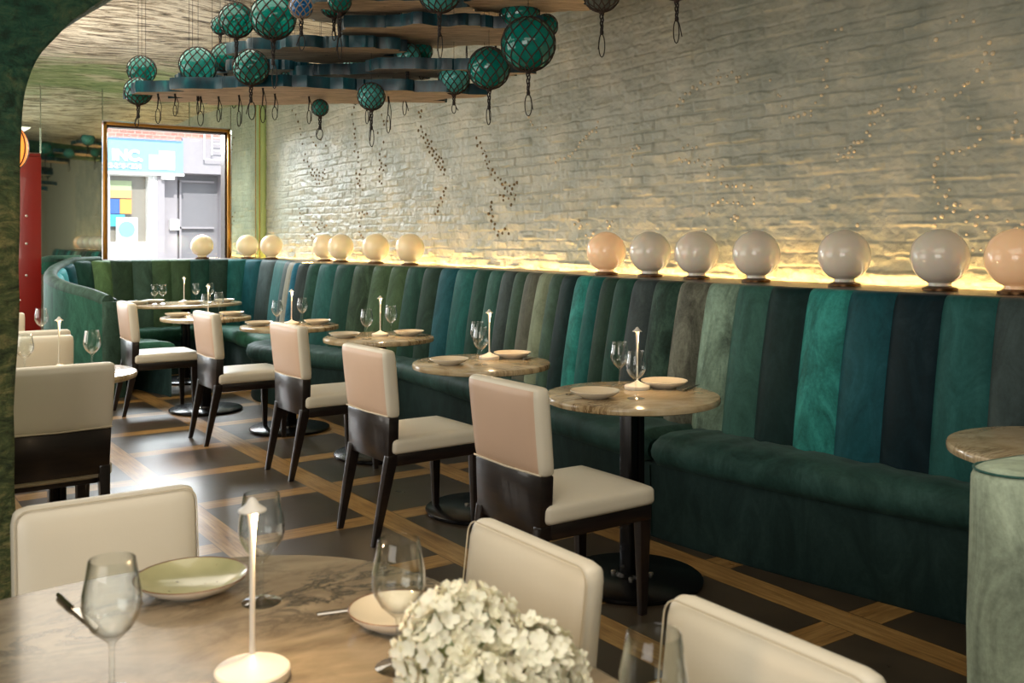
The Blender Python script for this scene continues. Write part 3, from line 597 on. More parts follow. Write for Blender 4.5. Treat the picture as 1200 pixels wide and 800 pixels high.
ebk = [(3.40, 8.50), (3.52, 8.9), (3.66, 9.4), (3.68, 9.82), (3.54, 10.16), (3.18, 10.36), (2.8, 10.41), (2.46, 10.41), (2.2, 10.34), (1.99, 10.19), (1.87, 9.96), (1.84, 9.7), (1.89, 9.4), (2.03, 9.05), (2.10, 8.86)]
rel(booth, seat(efr, ebk, 0, 14, V('seat_far', .4), 'seat_cushion', booth, n=90)); rel(booth, plinth(efr, ebk, .345, V('plinth', .3), 'base', booth))

# near booth: rounded velvet back end at the right edge of the room
nb = thing('banquette', 'pale green velvet rounded arm of the next booth at the right edge of the photo', 'banquette', (2.13, 1.2, 0))
np_ = [(2.19, 1.165), (2.4, 1.13), (2.75, 1.0), (3.1, .80), (3.5, .62)]
rows = []; HH = .862
for i in range(-7, 41):
    if i < 0:
        a = -math.pi / 2 - (math.pi / 2) * ((i + 7) / 7)      # rounded nose
    t_ = max(0, i) / 10; p = Vector(cat(np_, t_)); n = normal(np_, t_); rows.append((p, n))
def ring(z, rr):
    out = []; p, n = Vector(cat(np_, 0)), normal(np_, 0); tg = Vector((n.y, -n.x))
    for i in range(40, -1, -1):
        q_, m_ = Vector(cat(np_, i / 10)), normal(np_, i / 10); out.append((q_.x - m_.x * rr, q_.y - m_.y * rr, z))
    for k in range(1, 12):
        a = math.pi * k / 12; q_ = p - n * rr * math.cos(a) - tg * rr * math.sin(a); out.append((q_.x, q_.y, z))
    for i in range(0, 41):
        q_, m_ = Vector(cat(np_, i / 10)), normal(np_, i / 10); out.append((q_.x + m_.x * rr, q_.y + m_.y * rr, z))
    return out
rings = [ring(z, r_) for z, r_ in ((0, .10), (.15, .098), (.35, .092), (.5, .094), (.7, .088), (HH - .03, .085), (HH - .012, .077), (HH - .003, .062), (HH, .04), (HH + .001, .01))]
nbm = velvet('pale_green_crushed_velvet', VC['arm_pale'], .55)
rel(nb, MB().grid(rings, nbm).add(rings[-1], [tuple(range(len(rings[-1])))], nbm).build('arm', nb, ang=75))
pip = [Vector(q_) + Vector((0, 0, .002)) for q_ in ring(HH - .012, .079)]
rel(nb, MB().tube(pip, .003, V('pine'), 6).build('piping', nb))

# ---------------------------------------------------------------- ledge, light strips, globe lamps
rows = []
for i in range(161):
    t_ = i / 160 * 13; p = Vector(cat(wpath, t_)); n = normal(wpath, t_); q_ = p - n * .075
    rows.append([(q_.x, q_.y, 1.135), (q_.x, q_.y, 1.150), (4.085, max(q_.y, .2), 1.152), (4.085, max(q_.y, .2), 1.10)])
tag(MB().grid(rows, M['ledge_wood']).build('wall_ledge', ang=30), 'dark wooden ledge behind the long banquette carrying the globe lamps', 'ledge')
rows = []
for i in range(121):
    t_ = 0.2 + i / 120 * 8.3; p = Vector(cat(epath, t_)); n = normal(epath, t_); q_ = p - n * .075
    if q_.y < 10.2 and q_.x > 3: e_ = (4.085, max(q_.y, 8.45))
    elif q_.x > 3.3: e_ = (4.085 - (q_.y - 10.2) * 1.2, 10.93) if q_.y > 10.3 else (4.085, 10.93)
    else: e_ = (min(3.9, q_.x + .1), 10.93)
    rows.append([(q_.x, q_.y, 1.135), (q_.x, q_.y, 1.150), (e_[0], e_[1], 1.152)])
tag(MB().grid(rows, M['ledge_wood']).build('window_ledge', ang=30), 'ledge behind the far booth below the window and corner mirror', 'ledge')
b = MB(); b.box(4.096, 4.106, .4, 10.9, 1.112, 1.122, M['led']); tag(b.build('light_strip', smooth=False), 'warm light strip glowing at the foot of the brick wall behind the ledge', 'light strip')
b = MB(); b.box(3.79, 4.06, 10.955, 10.963, 1.112, 1.120, M['led']); tag(b.build('light_strip', smooth=False), 'short warm light strip below the corner mirror at the far end', 'light strip')
def globe(label, x, y, mat, r_=.12):
    t_ = thing('globe_lamp', label, 'lamp', (x, y, 1.152), 0, 'white glass globe lamps on the ledge')
    MB().lathe([(.0, 0), (.072, 0), (.072, .010), (.05, .018), (.046, .020)], M['bronze'], 28).build('lamp_base', t_)
    pr_ = [(.047, .018), (.047, .032), (.052, .036)]
    zc = .034 + math.sqrt(r_ * r_ - .052 ** 2)
    for k in range(1, 21):
        a0 = math.asin(.052 / r_); a = a0 + (math.pi - a0) * k / 20; pr_.append((r_ * math.sin(a), zc - r_ * math.cos(a)))
    pr_[-1] = (0.0, zc + r_)
    MB().lathe(pr_, mat, 36).build('glass_globe', t_); return t_
ordn = ['first', 'second', 'third', 'fourth', 'fifth', 'sixth', 'seventh']
for i, (y, mt) in enumerate(zip((2.05, 2.38, 2.86, 3.39, 3.81, 4.18, 4.57), ['globe_lit'] + ['globe'] * 5 + ['globe_lit'])):
    lab = ['peach-tinted globe lamp cut off by the right edge of the photo', 'largest-looking white globe lamp, second from the right edge, low on the ledge', 'white globe lamp on the ledge, third from the right edge', 'white globe lamp on the ledge, fourth from the right edge',
           'white globe lamp on the ledge, fifth from the right edge', 'white globe lamp on the ledge just right of the peach-glowing one', 'peach-glowing globe lamp leading the right-hand row, next to bare brick wall'][i]
    globe(lab, 3.89, y, M[mt])
for (x, y, lab) in ((3.93, 7.11, 'warm globe lamp at the right end of the far group of four'), (3.93, 7.73, 'warm globe lamp second from the right in the far group of four'),
                    (3.90, 8.38, 'warm globe lamp third from the right in the far group of four'), (3.955, 8.86, 'warm globe lamp half hidden behind its neighbour, leftmost of the far four'),
                    (3.86, 10.02, 'warm globe lamp in the far corner right of the wall seam'), (3.74, 10.42, 'warm globe lamp before the narrow corner mirror left of the wall seam'), (3.32, 10.66, 'warm globe lamp standing in front of the lower right of the window')):
    globe(lab, x, y, M['globe_far'])

# ---------------------------------------------------------------- tables
def table_mesh(r_=.35):
    return [(0.0, .72), (r_ - .012, .72), (r_ - .002, .724), (r_, .733), (r_, .741), (r_ - .004, .748), (r_ - .012, .75), (0, .75)]
def make_table(label, loc, r_=.35, sx=1, sy=1, cat_='table', group='round marble pedestal tables', mat='marble_small'):
    t_ = thing('pedestal_table', label, cat_, loc, 0, group)
    MB().lathe(table_mesh(r_), M[mat], 64, sx=sx, sy=sy).build('table_top', t_)
    b = MB(); b.box(-.036, -.006, -.036, .036, .02, .70, M['black_metal'], .004); b.box(.006, .036, -.036, .036, .02, .70, M['black_metal'], .004); b.box(-.01, .01, -.02, .02, .02, .70, M['black_metal'])
    b.box(-.13, .13, -.13, .13, .702, .72, M['black_metal'], .004); b.build('pedestal', t_)
    b = MB(); b.lathe([(0, 0), (.275, 0), (.283, .008), (.283, .018), (.275, .024), (.07, .028), (.06, .04), (0, .04)], M['black_metal'], 48)
    for k in range(4): a = k * math.pi / 2 + .785; b.lathe([(0, .026), (.010, .026), (.010, .034), (0, .037)], M['glide'], 10, Matrix.Translation((.075 * math.cos(a), .075 * math.sin(a), .002)))
    b.build('table_base', t_); return t_
TB = {'first': (2.643, 2.945), 'second': (2.70, 4.14), 'third': (2.855, 5.57), 'fourth': (2.71, 6.68), 'fifth': (2.46, 7.8)}
tl = {'first': 'round marble table of the banquette row nearest the camera, whole top in view', 'second': 'round marble table second from the camera along the banquette, behind the second chair back',
      'third': 'round marble table third from the camera along the banquette', 'fourth': 'round marble table fourth from the camera along the banquette', 'fifth': 'round marble table at the far end of the banquette row, before the curved booth'}
proto_t = None
for k, (x, y) in TB.items():
    if proto_t is None: proto_t = make_table(tl[k], (x, y, 0))
    else: dup(proto_t, (x, y, 0), .3 * len(k), tl[k])
dup(proto_t, (3.04, 1.43, 0), 0, 'round marble table cut off by the right edge, behind the pale green arm')
make_table('long oval marble table inside the far curved booth', (2.80, 9.50, 0), .35, 1.55, 1.0, group='booth tables')
dup(proto_t, (.86, 4.92, 0), 0, 'marble table on the left showing its sunlit rim past the grey chair back', 'round tables on the left side', )
dup(proto_t, (.84, 6.62, 0), 0, 'farther table on the left, mostly hidden behind the left pillar and chair backs', 'round tables on the left side')

# foreground oblong marble table with rounded end
ft = thing('dining_table', 'large marble dining table filling the lower left foreground', 'table', (.43, 1.0, 0))
outl = []
for k in range(64):
    a = 2 * math.pi * k / 64; c_, s_ = math.cos(a), math.sin(a); n_ = 2.0 / 2.5
    x = .49 * math.copysign(abs(c_) ** n_, c_); y = .50 * math.copysign(abs(s_) ** n_, s_); outl.append((x, y + (.42 if s_ >= 0 else -.42)))
rows = [[(x * k_, y * k_ ** .8, z) for x, y in outl] for k_, z in ((.97, .718), (.992, .722), (1, .73), (1, .741), (.995, .748), (.985, .75))]
b = MB().grid(rows, M['marble'], close=True); b.add(rows[0], [tuple(range(64))], M['marble']); b.add(rows[-1], [tuple(range(64))], M['marble']); b.build('table_top', ft, ang=40)
for yy in (-.35, .35):
    b = MB(); b.box(-.05, .05, yy - .05, yy + .05, .03, .70, M['black_metal'], .006); b.box(-.25, .25, yy - .06, yy + .06, .70, .718, M['black_metal'], .004)
    b.lathe([(0, 0), (.24, 0), (.245, .02), (.06, .03), (0, .03)], M['black_metal'], 40, Matrix.Translation((0, yy, 0))); b.build('pedestal', ft)

# ---------------------------------------------------------------- chairs
def leanx(z): return -.028 * max(0, (z - .56) / .31) - .0
def dining_chair(label, loc, rz, group='cream side chairs facing the banquette', rose=True, up=0.0):
    t_ = thing('dining_chair', label, 'chair', loc, rz, group)
    MB().cushion(-.195, .245, -.215, .215, .402, .472, M['leather'], .022, (0, 0, .014)).build('seat_cushion', t_)
    T = lambda p: Vector((p.x + leanx(p.z), p.y * (1 + .04 * (p.z - .56) / .31), p.z))
    bc = MB().cushion(-.215, -.155, -.210, .210, .565 + up * .6, .875, M['leather'], .024, (.010, 0, 0), X=T)
    # rear face: same cream leather, pinkish light put into the colour
    mi = bc.slot(M['leather_back'])
    for i, f_ in enumerate(bc.f):
        c_ = sum((Vector(bc.v[j]) for j in f_), Vector()) / 4
        if rose and c_.x - leanx(c_.z) < -.214: bc.m[i] = mi
    o = bc.build('back_cushion', t_)
    ps = []
    for y, z in ((-.200, .582), (.200, .582)): ps.append(T(Vector((-.2165, y, z))))
    MB().tube([T(Vector((-.214, -.205, .578 + up * .6))), T(Vector((-.217, 0, .574 + up * .6))), T(Vector((-.214, .205, .578 + up * .6)))], .0035, M['piping'], 6).build('piping', o)
    b = MB(); b.box(-.212, -.165, -.205, .205, .365 + up, .572 + up * .6, M['ebony'], .006, X=lambda p: Vector((p.x, p.y * (.95 + .05 * (p.z - .365) / .2), p.z))); b.build('back_panel', t_)
    b = MB(); b.box(-.175, .232, -.205, .205, .350 + up * .5, .408, M['ebony'], .006); b.build('seat_frame', t_)
    for sy in (-1, 1):
        b = MB(); b.box(-.5, .5, -.5, .5, 0, 1, M['ebony'], .03, X=lambda p, s_=sy: Vector((.208 + p.x * (.024 + .020 * p.z) + .004 * (1 - p.z), s_ * (.182 - .004 * (1 - p.z)) + p.y * (.022 + .020 * p.z), p.z * .37))); b.build('leg', t_)
        b = MB(); b.box(-.5, .5, -.5, .5, 0, 1, M['ebony'], .03, X=lambda p, s_=sy: Vector((-.190 - .072 * (1 - p.z) ** 1.3 + p.x * (.024 + .022 * p.z), s_ * (.180 - .008 * (1 - p.z)) + p.y * (.022 + .020 * p.z), p.z * (.40 + up)))); lg = b.build('leg', t_)
    for ch in t_.children: ch.scale.x = 1.13
    return t_
c1 = dining_chair('cream side chair with black legs nearest the camera, tucked at the first banquette table', (2.195, 2.835, 0), 0)
for (x, y, rz, lab) in ((2.28, 4.10, .02, 'cream side chair second from the camera, its pinkish back at the second table'), (2.43, 5.43, .02, 'cream side chair third from the camera, back facing the aisle'),
                        (2.33, 6.62, .0, 'cream side chair fourth from the camera, seen in profile by the fourth table'), (2.15, 8.04, -.02, 'farthest cream side chair in profile beside the curved booth')):
    dup(c1, (x, y, 0), rz, lab)
c2 = dining_chair('grey-cream chair with a wide black lower back beside the left pillar, back to the camera', (.73, 4.42, 0), R(90), 'chairs of the left row', rose=False, up=.06)
dup(c2, (.82, 5.24, 0), R(-90), 'brown-shaded chair behind the sunlit left table, facing the camera')
dup(c2, (.87, 6.06, 0), R(90), 'chair of the left row standing back to back behind the brown-shaded one')
dup(c2, (.86, 7.06, 0), R(-90), 'chair behind the farther left table, partly hidden by the pillar')
dup(c2, (.85, 7.8, 0), R(90), 'farthest chair of the left row in front of the white doorway')
def lounge_chair(label, loc, rz):
    t_ = thing('dining_chair', label, 'chair', loc, rz, 'low rounded cream chairs around the foreground table')
    MB().cushion(-.20, .24, -.205, .205, .40, .47, M['leather'], .025, (0, 0, .012)).build('seat_cushion', t_)
    T = lambda p: Vector((p.x - .045 * (p.z - .42) / .38, p.y, p.z))
    MB().cushion(-.248, -.192, -.195, .195, .41, .800, M['leather'], .030, (.010, 0, 0), X=T, n=10).build('back_cushion', t_)
    r_ = .028; Y_, Z0, Z1 = .195 - .004, .44, .796
    for xx, nm in ((-.1925, 'front'),):
        pts = [(xx, -Y_, Z0), (xx, -Y_, Z1 - r_)] + [(xx, -Y_ + r_ - r_ * math.cos(a), Z1 - r_ + r_ * math.sin(a)) for a in (.4, .8, 1.2, 1.57)] + [(xx, Y_ - r_ + r_ * math.sin(a), Z1 - r_ + r_ * math.cos(a)) for a in (0, .4, .8, 1.2, 1.57)] + [(xx, Y_, Z0)]
        MB().tube([T(Vector(p)) for p in pts], .0016, M['piping'], 6).build('piping', t_)
    b = MB(); b.box(-.235, .23, -.19, .19, .345, .41, M['ebony'], .006); b.build('seat_frame', t_)
    for sx_ in (-.205, .205):
        for sy in (-1, 1):
            MB().box(-.5, .5, -.5, .5, 0, 1, M['ebony'], .03, X=lambda p, s_=sy, x_=sx_: Vector((x_ * (1.08 - .08 * p.z) + p.x * (.024 + .02 * p.z), s_ * .17 + p.y * (.022 + .02 * p.z), p.z * .36))).build('leg', t_)
    return t_
lc = lounge_chair('low cream chair at the left end of the foreground table, facing the camera', (.50, 2.045, 0), R(-90 + 0))
lc.location = (.508, 2.052, 0)
lc.rotation_euler.z = R(-90)
dup(lc, (.845, 1.515, 0), R(180), 'low cream chair beside the foreground table, behind the white flowers')
dup(lc, (.872, .965, 0), R(180), 'low cream chair at the bottom right of the photo, behind the nearest wine glass')

# ---------------------------------------------------------------- tableware
gp = [(0, 0), (.033, 0), (.034, .0015), (.028, .0035), (.010, .006), (.0045, .010), (.0036, .02), (.0036, .062), (.005, .072), (.014, .080), (.027, .092), (.036, .108), (.0395, .122), (.0385, .142), (.034, .165), (.0305, .186), (.0298, .187), (.0293, .186)]
gp += [(.0328, .165), (.0372, .142), (.0382, .122), (.0348, .109), (.026, .094), (.013, .083), (.004, .079), (0, .0785)]
glass_me = MB().lathe(gp, M['glass'], 28).mesh('wine_glass', ang=60)
def wine_glass(label, x, y, group, z=.75): return tag(link('wine_glass', glass_me, None, (x, y, z)), label, 'wine glass', group)
def plate_mesh(a, b_, rim, R_=.098):
    m_ = MB()
    m_.lathe([(0, .0), (.050, .0), (.054, .004), (R_ * .8, .013), (R_ - .003, .025), (R_, .029)], b_, 48, cap=False)
    m_.lathe([(R_, .029), (R_ - .0012, .0305), (R_ - .0035, .0295)], rim, 48, cap=False)
    m_.lathe([(R_ - .0035, .0295), (R_ * .8, .0175), (.052, .008), (0, .007)], a, 48, cap=False)
    return m_.mesh('plate', ang=60)
plate_me = plate_mesh(M['porcelain'], M['white_glaze'], M['porcelain']); plate_sp = plate_mesh(M['speckle'], M['white_glaze'], M['brown_rim'])
def plate(label, x, y, group, me=plate_me, sc=1.0):
    o = tag(link('plate', me, None, (x, y, .7502)), label, 'plate', group); o.scale = (sc, sc, 1); return o
def fork_mesh():
    m_ = MB(); rows = []
    for u, w_, z in ((0, .006, .003), (.3, .005, .003), (.55, .0035, .005), (.68, .004, .007), (.74, .011, .006), (.80, .012, .003)):
        rows.append([(u * .19, -w_, z), (u * .19, -w_ * .6, z + .002), (u * .19, w_ * .6, z + .002), (u * .19, w_, z), (u * .19, 0, z - .002)])
    m_.grid(rows, M['steel'], close=True)
    for y in (-.009, -.003, .003, .009): m_.tube([(.150, y, .0045), (.172, y, .003), (.19, y, .006)], .0013, M['steel'], 5)
    return m_.mesh('fork')
def knife_mesh():
    m_ = MB(); m_.tube([(0, 0, .004), (.01, 0, .004), (.08, 0, .004)], [.003, .0048, .0038], M['steel'], 8)
    m_.add([(.08, -.003, .002), (.20, -.001, .002), (.19, .008, .002), (.09, .009, .002), (.08, -.003, .004), (.20, -.001, .003), (.19, .008, .003), (.09, .009, .004)], [(0, 1, 2, 3), (4, 5, 6, 7), (0, 1, 5, 4), (1, 2, 6, 5), (2, 3, 7, 6), (3, 0, 4, 7)], M['steel'])
    return m_.mesh('knife')
fork_me, knife_me = fork_mesh(), knife_mesh()
def cut(kind, label, x, y, rz, group='cutlery on the tables'):
    return tag(link(kind, fork_me if kind == 'fork' else knife_me, None, (x, y, .7505), rz), label, kind, group)
# candle-like table lamp: dish base with glowing cone, thin stem flaring at the head, small cone cap
def table_lamp(label, x, y, z=.75, power=.5):
    t_ = thing('table_lamp', label, 'lamp', (x, y, z), 0, 'slender candle-like table lamps')
    MB().lathe([(0, 0), (.050, 0), (.053, .004), (.053, .014), (.050, .017)], M['lamp_white'], 40).build('base_dish', t_)
    MB().lathe([(.050, .016), (.030, .022), (.012, .030), (.005, .036), (0, .036)], M['lamp_white'], 40).build('base_cone', t_)
    MB().lathe([(.0045, .03), (.0036, .06), (.0038, .17), (.0052, .215), (.0070, .236)], M['lamp_white'], 16).build('stem', t_)
    MB().lathe([(.0, .2385), (.0105, .2385), (.0105, .2365), (0, .2365)], M['lamp_glow'], 16).build('diffuser', t_)
    MB().lathe([(.0195, .238), (.0195, .240), (.010, .247), (.004, .256), (0, .258)], M['lamp_white'], 24).build('cap', t_)
    ld = bpy.data.lights.new('lamp_light', 'POINT'); ld.energy = power; ld.color = (1.0, .66, .34); ld.shadow_soft_size = .006
    lo = bpy.data.objects.new('lamp_light', ld); COL.objects.link(lo); lo.parent = t_; lo.location = (0.0105, -.0105, .229)
    return t_
LA = dict(L=(.10, .08), P1=(-.185, .01), P2=(.225, .05), G1=(-.07, -.10), G2=(.10, .19))
LB = dict(L=(.03, .04), P1=(-.20, .08), P2=(.20, -.03), G1=(-.13, -.09), G2=(.13, .08))
lays = {'first': LA, 'second': LA, 'third': LB, 'fourth': LB, 'fifth': dict(LB, G1=(-.04, -.13))}
pw = {'first': 1.6, 'second': 1.7, 'third': 1.7, 'fourth': 1.7, 'fifth': 1.7}
where = {'first': 'the banquette table nearest the camera', 'second': 'the second banquette table from the camera', 'third': 'the third banquette table from the camera', 'fourth': 'the fourth banquette table from the camera', 'fifth': 'the farthest round table of the banquette row'}
for k, L_ in lays.items():
    cx, cy = TB[k]; w_ = where[k]
    table_lamp('slender white candle-like lamp on ' + w_, cx + L_['L'][0], cy + L_['L'][1], power=pw[k])
    plate('shallow cream plate on the aisle side of ' + w_, cx + L_['P1'][0], cy + L_['P1'][1], 'plates on the banquette tables')
    plate('shallow cream plate on the banquette side of ' + w_, cx + L_['P2'][0], cy + L_['P2'][1], 'plates on the banquette tables')
    wine_glass('clear wine glass on the aisle side of ' + w_, cx + L_['G1'][0], cy + L_['G1'][1], 'wine glasses on the banquette tables')
    wine_glass('clear wine glass on the banquette side of ' + w_, cx + L_['G2'][0], cy + L_['G2'][1], 'wine glasses on the banquette tables')
    cut('fork', 'fork beside the aisle-side plate on ' + w_, cx + L_['P1'][0] - .05, cy + L_['P1'][1] + .115, R(12))
    cut('knife', 'knife beside the banquette-side plate on ' + w_, cx + L_['P2'][0] - .02, cy + L_['P2'][1] - .13, R(25))
# oval booth table
cx, cy = 2.80, 9.50
table_lamp('slender white candle-like lamp standing on the long oval booth table', cx, cy + .05, power=.9)
for dx, dy, lab in ((-.42, .1, 'left end'), (-.24, .20, 'rear left'), (.02, -.18, 'middle front'), (.36, -.05, 'right end')): plate('shallow plate at the %s of the oval booth table' % lab, cx + dx, cy + dy, 'plates on the oval booth table')
for dx, dy, lab in ((-.28, .04, 'left pair, outer'), (-.20, 0.05, 'left pair, inner'), (.12, .07, 'right pair, inner'), (.24, .0, 'right pair, outer')): wine_glass('wine glass on the oval booth table, %s one' % lab, cx + dx, cy + dy, 'wine glasses on the oval booth table')
# left row
table_lamp('slender glowing lamp on the sunlit left table in front of the brown chair back', .88, 4.98, power=.8)
plate('cream plate at the foot of the lamp on the sunlit left table', .86, 4.80, 'plates on the left tables')
wine_glass('wine glass right of the lamp on the sunlit left table', 1.02, 4.95, 'wine glasses on the left tables'); wine_glass('faint wine glass left of the lamp on the sunlit left table', .73, 4.95, 'wine glasses on the left tables')
table_lamp('slender lamp on the farther left table right beside the pillar edge', .95, 6.72, power=.8); wine_glass('wine glass on the farther left table between chair backs', 1.08, 6.68, 'wine glasses on the left tables')
# right edge table
cut('fork', 'fork on the round table at the right edge', 3.10, 1.50, R(-150), 'cutlery on the right edge table'); cut('knife', 'knife on the round table at the right edge', 3.16, 1.44, R(-148), 'cutlery on the right edge table')
plate('cream plate on the round table at the right edge, outside the frame mostly', 3.22, 1.34, 'plates on the right edge table')
# foreground table
table_lamp('slender lamp with a cone cap rising from the foreground table', .491, 1.348, power=2.0)
wine_glass('large wine glass at the lower left of the foreground table', .316, 1.41, 'wine glasses on the foreground table')
wine_glass('wine glass just behind the foreground lamp', .607, 1.622, 'wine glasses on the foreground table')
wine_glass('wine glass left of the white flowers', .679, 1.262, 'wine glasses on the foreground table')
wine_glass('wine glass at the bottom of the photo in front of the right chair', .75, .80, 'wine glasses on the foreground table')
plate('olive speckled plate with a brown rim on the foreground table left of the lamp', .524, 1.744, 'plates on the foreground table', plate_sp)
plate('cream plate with a brown rim beside the white flowers', .75, 1.40, 'plates on the foreground table', plate_mesh(M['porcelain'], M['white_glaze'], M['brown_rim']), .8)
cut('knife', 'knife behind the large wine glass on the foreground table', .325, 1.85, R(-84), 'cutlery on the foreground table'); cut('fork', 'fork between the lamp and the brown-rimmed plate', .66, 1.51, R(-15), 'cutlery on the foreground table')

# white hydrangeas in a dark green glass vase
fa = thing('flower_arrangement', 'white hydrangeas in a low dark green glass vase on the foreground table', 'flowers', (.655, 1.005, .75))
MB().lathe([(0, 0), (.038, 0), (.042, .004), (.046, .05), (.048, .085), (.046, .085), (.043, .05), (.039, .008), (0, .007)], M['vase'], 40).build('vase', fa)
def bloom(c, r_, n, seed):
    rnd = random.Random(seed); m_ = MB(); c = Vector(c)
    m_.lathe([(r_ * .80 * math.sin(math.pi * k / 12), -r_ * .80 * math.cos(math.pi * k / 12)) for k in range(13)], M['petal_core'], 20, Matrix.Translation(c))
    n = int(n * 1.7)
    for i in range(n):
        y = 1 - 1.75 * (i + .5) / n; rad = math.sqrt(max(0, 1 - y * y)); th = i * 2.39996 + rnd.uniform(-.2, .2)
        nn = Vector((rad * math.cos(th), rad * math.sin(th), y)); rr = r_ * rnd.uniform(.82, 1.08); p = c + nn * rr
        nn = (nn + Vector((rnd.uniform(-.6, .6), rnd.uniform(-.6, .6), rnd.uniform(-.5, .5)))).normalized()
        q_ = nn.to_track_quat('Z', 'Y').to_matrix().to_4x4(); X_ = Matrix.Translation(p) @ q_ @ Matrix.Rotation(rnd.uniform(0, 6.28), 4, 'Z')
        s_ = rnd.uniform(.0085, .0115)
        for k in range(4):
            a = k * math.pi / 2; Rk = Matrix.Rotation(a, 4, 'Z'); cup = rnd.uniform(.2, .95)
            rows = []
            for u in (0, .35, .7, 1.0):
                w_ = s_ * (.08 + .48 * math.sin(math.pi * min(1, u * .78 + .06)))
                rows.append([(u * s_ * 1.15, v_ * w_, s_ * (cup * u * u - .25 * cup * u ** 4) + .12 * s_ * abs(v_)) for v_ in (-1, -.5, 0, .5, 1)])
            m_.grid(rows, M['petal'], X=X_ @ Rk)
    return m_
bloom((-.015, .02, .115), .073, 230, 1).build('hydrangea_head', fa, ang=80)
bloom((.045, -.035, .085), .066, 190, 2).build('hydrangea_head', fa, ang=80)
bloom((-.04, -.06, .08), .060, 150, 3).build('hydrangea_head', fa, ang=80)
m_ = MB()
for a in (1.9, 2.6, 3.4, .2, 5.2):
    rows = []
    for u in (0, .25, .5, .75, 1): rows.append([(.02 + .055 * u, v_ * .022 * math.sin(math.pi * (u * .9 + .08)), .085 - .05 * u * u + .006 * abs(v_)) for v_ in (-1, -.5, 0, .5, 1)])
    m_.grid(rows, M['leaf'], X=Matrix.Rotation(a, 4, 'Z'))
m_.build('leaves', fa, ang=80)
m_ = MB()
for k in range(5): m_.tube([(.02 * math.cos(k * 1.3), .02 * math.sin(k * 1.3), .01), (.01 * math.cos(k), .01 * math.sin(k), .09)], .003, M['leaf'], 6)
m_.build('stems', fa)

# ---------------------------------------------------------------- hanging installation of wavy panels and netted glass floats
FC, FS = .820, .572
def camw(l, z): return (l * FC + z * FS, -l * FS + z * FC)
def wavy_panel(label, l, z, h, half, depth, seed, rot=0.0):
    rnd = random.Random(seed); cx, cy = camw(l, z); t_ = thing('wavy_panel', label, 'panel', (cx, cy, h), -math.atan2(FS, FC) + rot, 'hanging wavy wooden panels')
    n = 150; ph = [rnd.uniform(0, 6.28) for _ in range(5)]; out = []
    for k in range(n):
        a = 2 * math.pi * k / n; f_ = 1 + .10 * math.sin(3 * a + ph[0]) + .07 * math.sin(5 * a + ph[1]) + .06 * math.sin(9 * a + ph[2]) + .045 * abs(math.sin(6.5 * a + ph[3])) - .09 * max(0, math.sin(4 * a + ph[4])) ** 9 + .035 * math.copysign(1, math.sin(11 * a + ph[0])) + .025 * math.copysign(1, math.sin(17 * a + ph[2]))
        out.append((half * math.cos(a) * f_, depth * math.copysign(abs(math.sin(a)) ** .8, math.sin(a)) * f_))
    th = .060; m_ = MB()
    bot = [(x, y, 0) for x, y in out]; top = [(x, y, th) for x, y in out]
    inn = [[(x * k_, y * k_, z_) for x, y in out] for k_, z_ in ((.02, 0), (.6, 0), (1, 0))]
    m_.grid(inn, M['ply'], close=True); m_.grid([bot, [(x * 1.004, y * 1.01, th / 2) for x, y in out], top], M['teal'], close=True)
    m_.grid([[(x * k_, y * k_, z_) for x, y in out] for k_, z_ in ((1, th), (.6, th), (.02, th))], M['teal'], close=True)
    m_.build('panel_board', t_, ang=30)
    m_ = MB()
    for x, y in ((-half * .6, 0), (half * .6, 0)): m_.tube([(x, y, th), (x, y, 3.0 - h)], .0011, M['rope'], 5)
    m_.build('hanging_wire', t_); return t_
for a in (('dark-edged wavy panel between the lowest panel and the middle left one', -.86, 5.45, 2.262, .34, .14, 51), ('small wavy panel beside the turquoise float in the left half', -1.38, 5.5, 2.30, .26, .14, 52), ('wavy panel filling the upper middle of the cluster behind the netted blue float', -.92, 4.75, 2.60, .42, .24, 41), ('wavy panel in the upper right behind the pale-netted aqua float', -.34, 5.45, 2.62, .50, .2, 44), ('uppermost wavy panel, seen only reflected in the left end mirror', .05, 6.1, 2.88, .40, .2, 31), ('second uppermost wavy panel, reflected in the left end mirror below the first', .15, 5.7, 2.76, .42, .2, 33), ('lowest and widest wavy panel, plywood underside, running under the whole left cluster', -1.14, 5.32, 2.145, .82, .31, 3),
          ('wavy panel in the middle left of the hanging cluster above the lowest one', -.98, 5.15, 2.34, .40, .22, 5),
          ('thin wavy panel hanging behind the lower right floats', -.40, 5.22, 2.255, .42, .13, 8),
          ('broad wavy panel with teal edge in the upper right of the cluster', -.36, 5.06, 2.42, .48, .27, 11),
          ('topmost rounded wavy panel ending near the smoky float', .08, 4.75, 2.515, .30, .20, 14),
          ('small upper wavy panel left of the broad teal-edged one', -.86, 5.0, 2.52, .30, .19, 17),
          ('short pale wavy panel at the far left beside the first float', -1.78, 5.75, 2.27, .20, .12, 21),
          ('low pale wavy panel tip at the left end of the cluster below the first float', -1.93, 5.5, 2.16, .22, .14, 24),
          ('narrow wavy panel between the broad panel and the thin lower one', -.62, 4.75, 2.50, .34, .13, 27)): wavy_panel(*a)
def tail_pts(kind, L_, rnd):
    s_ = [(0, 0, 0)]; 
    return s_
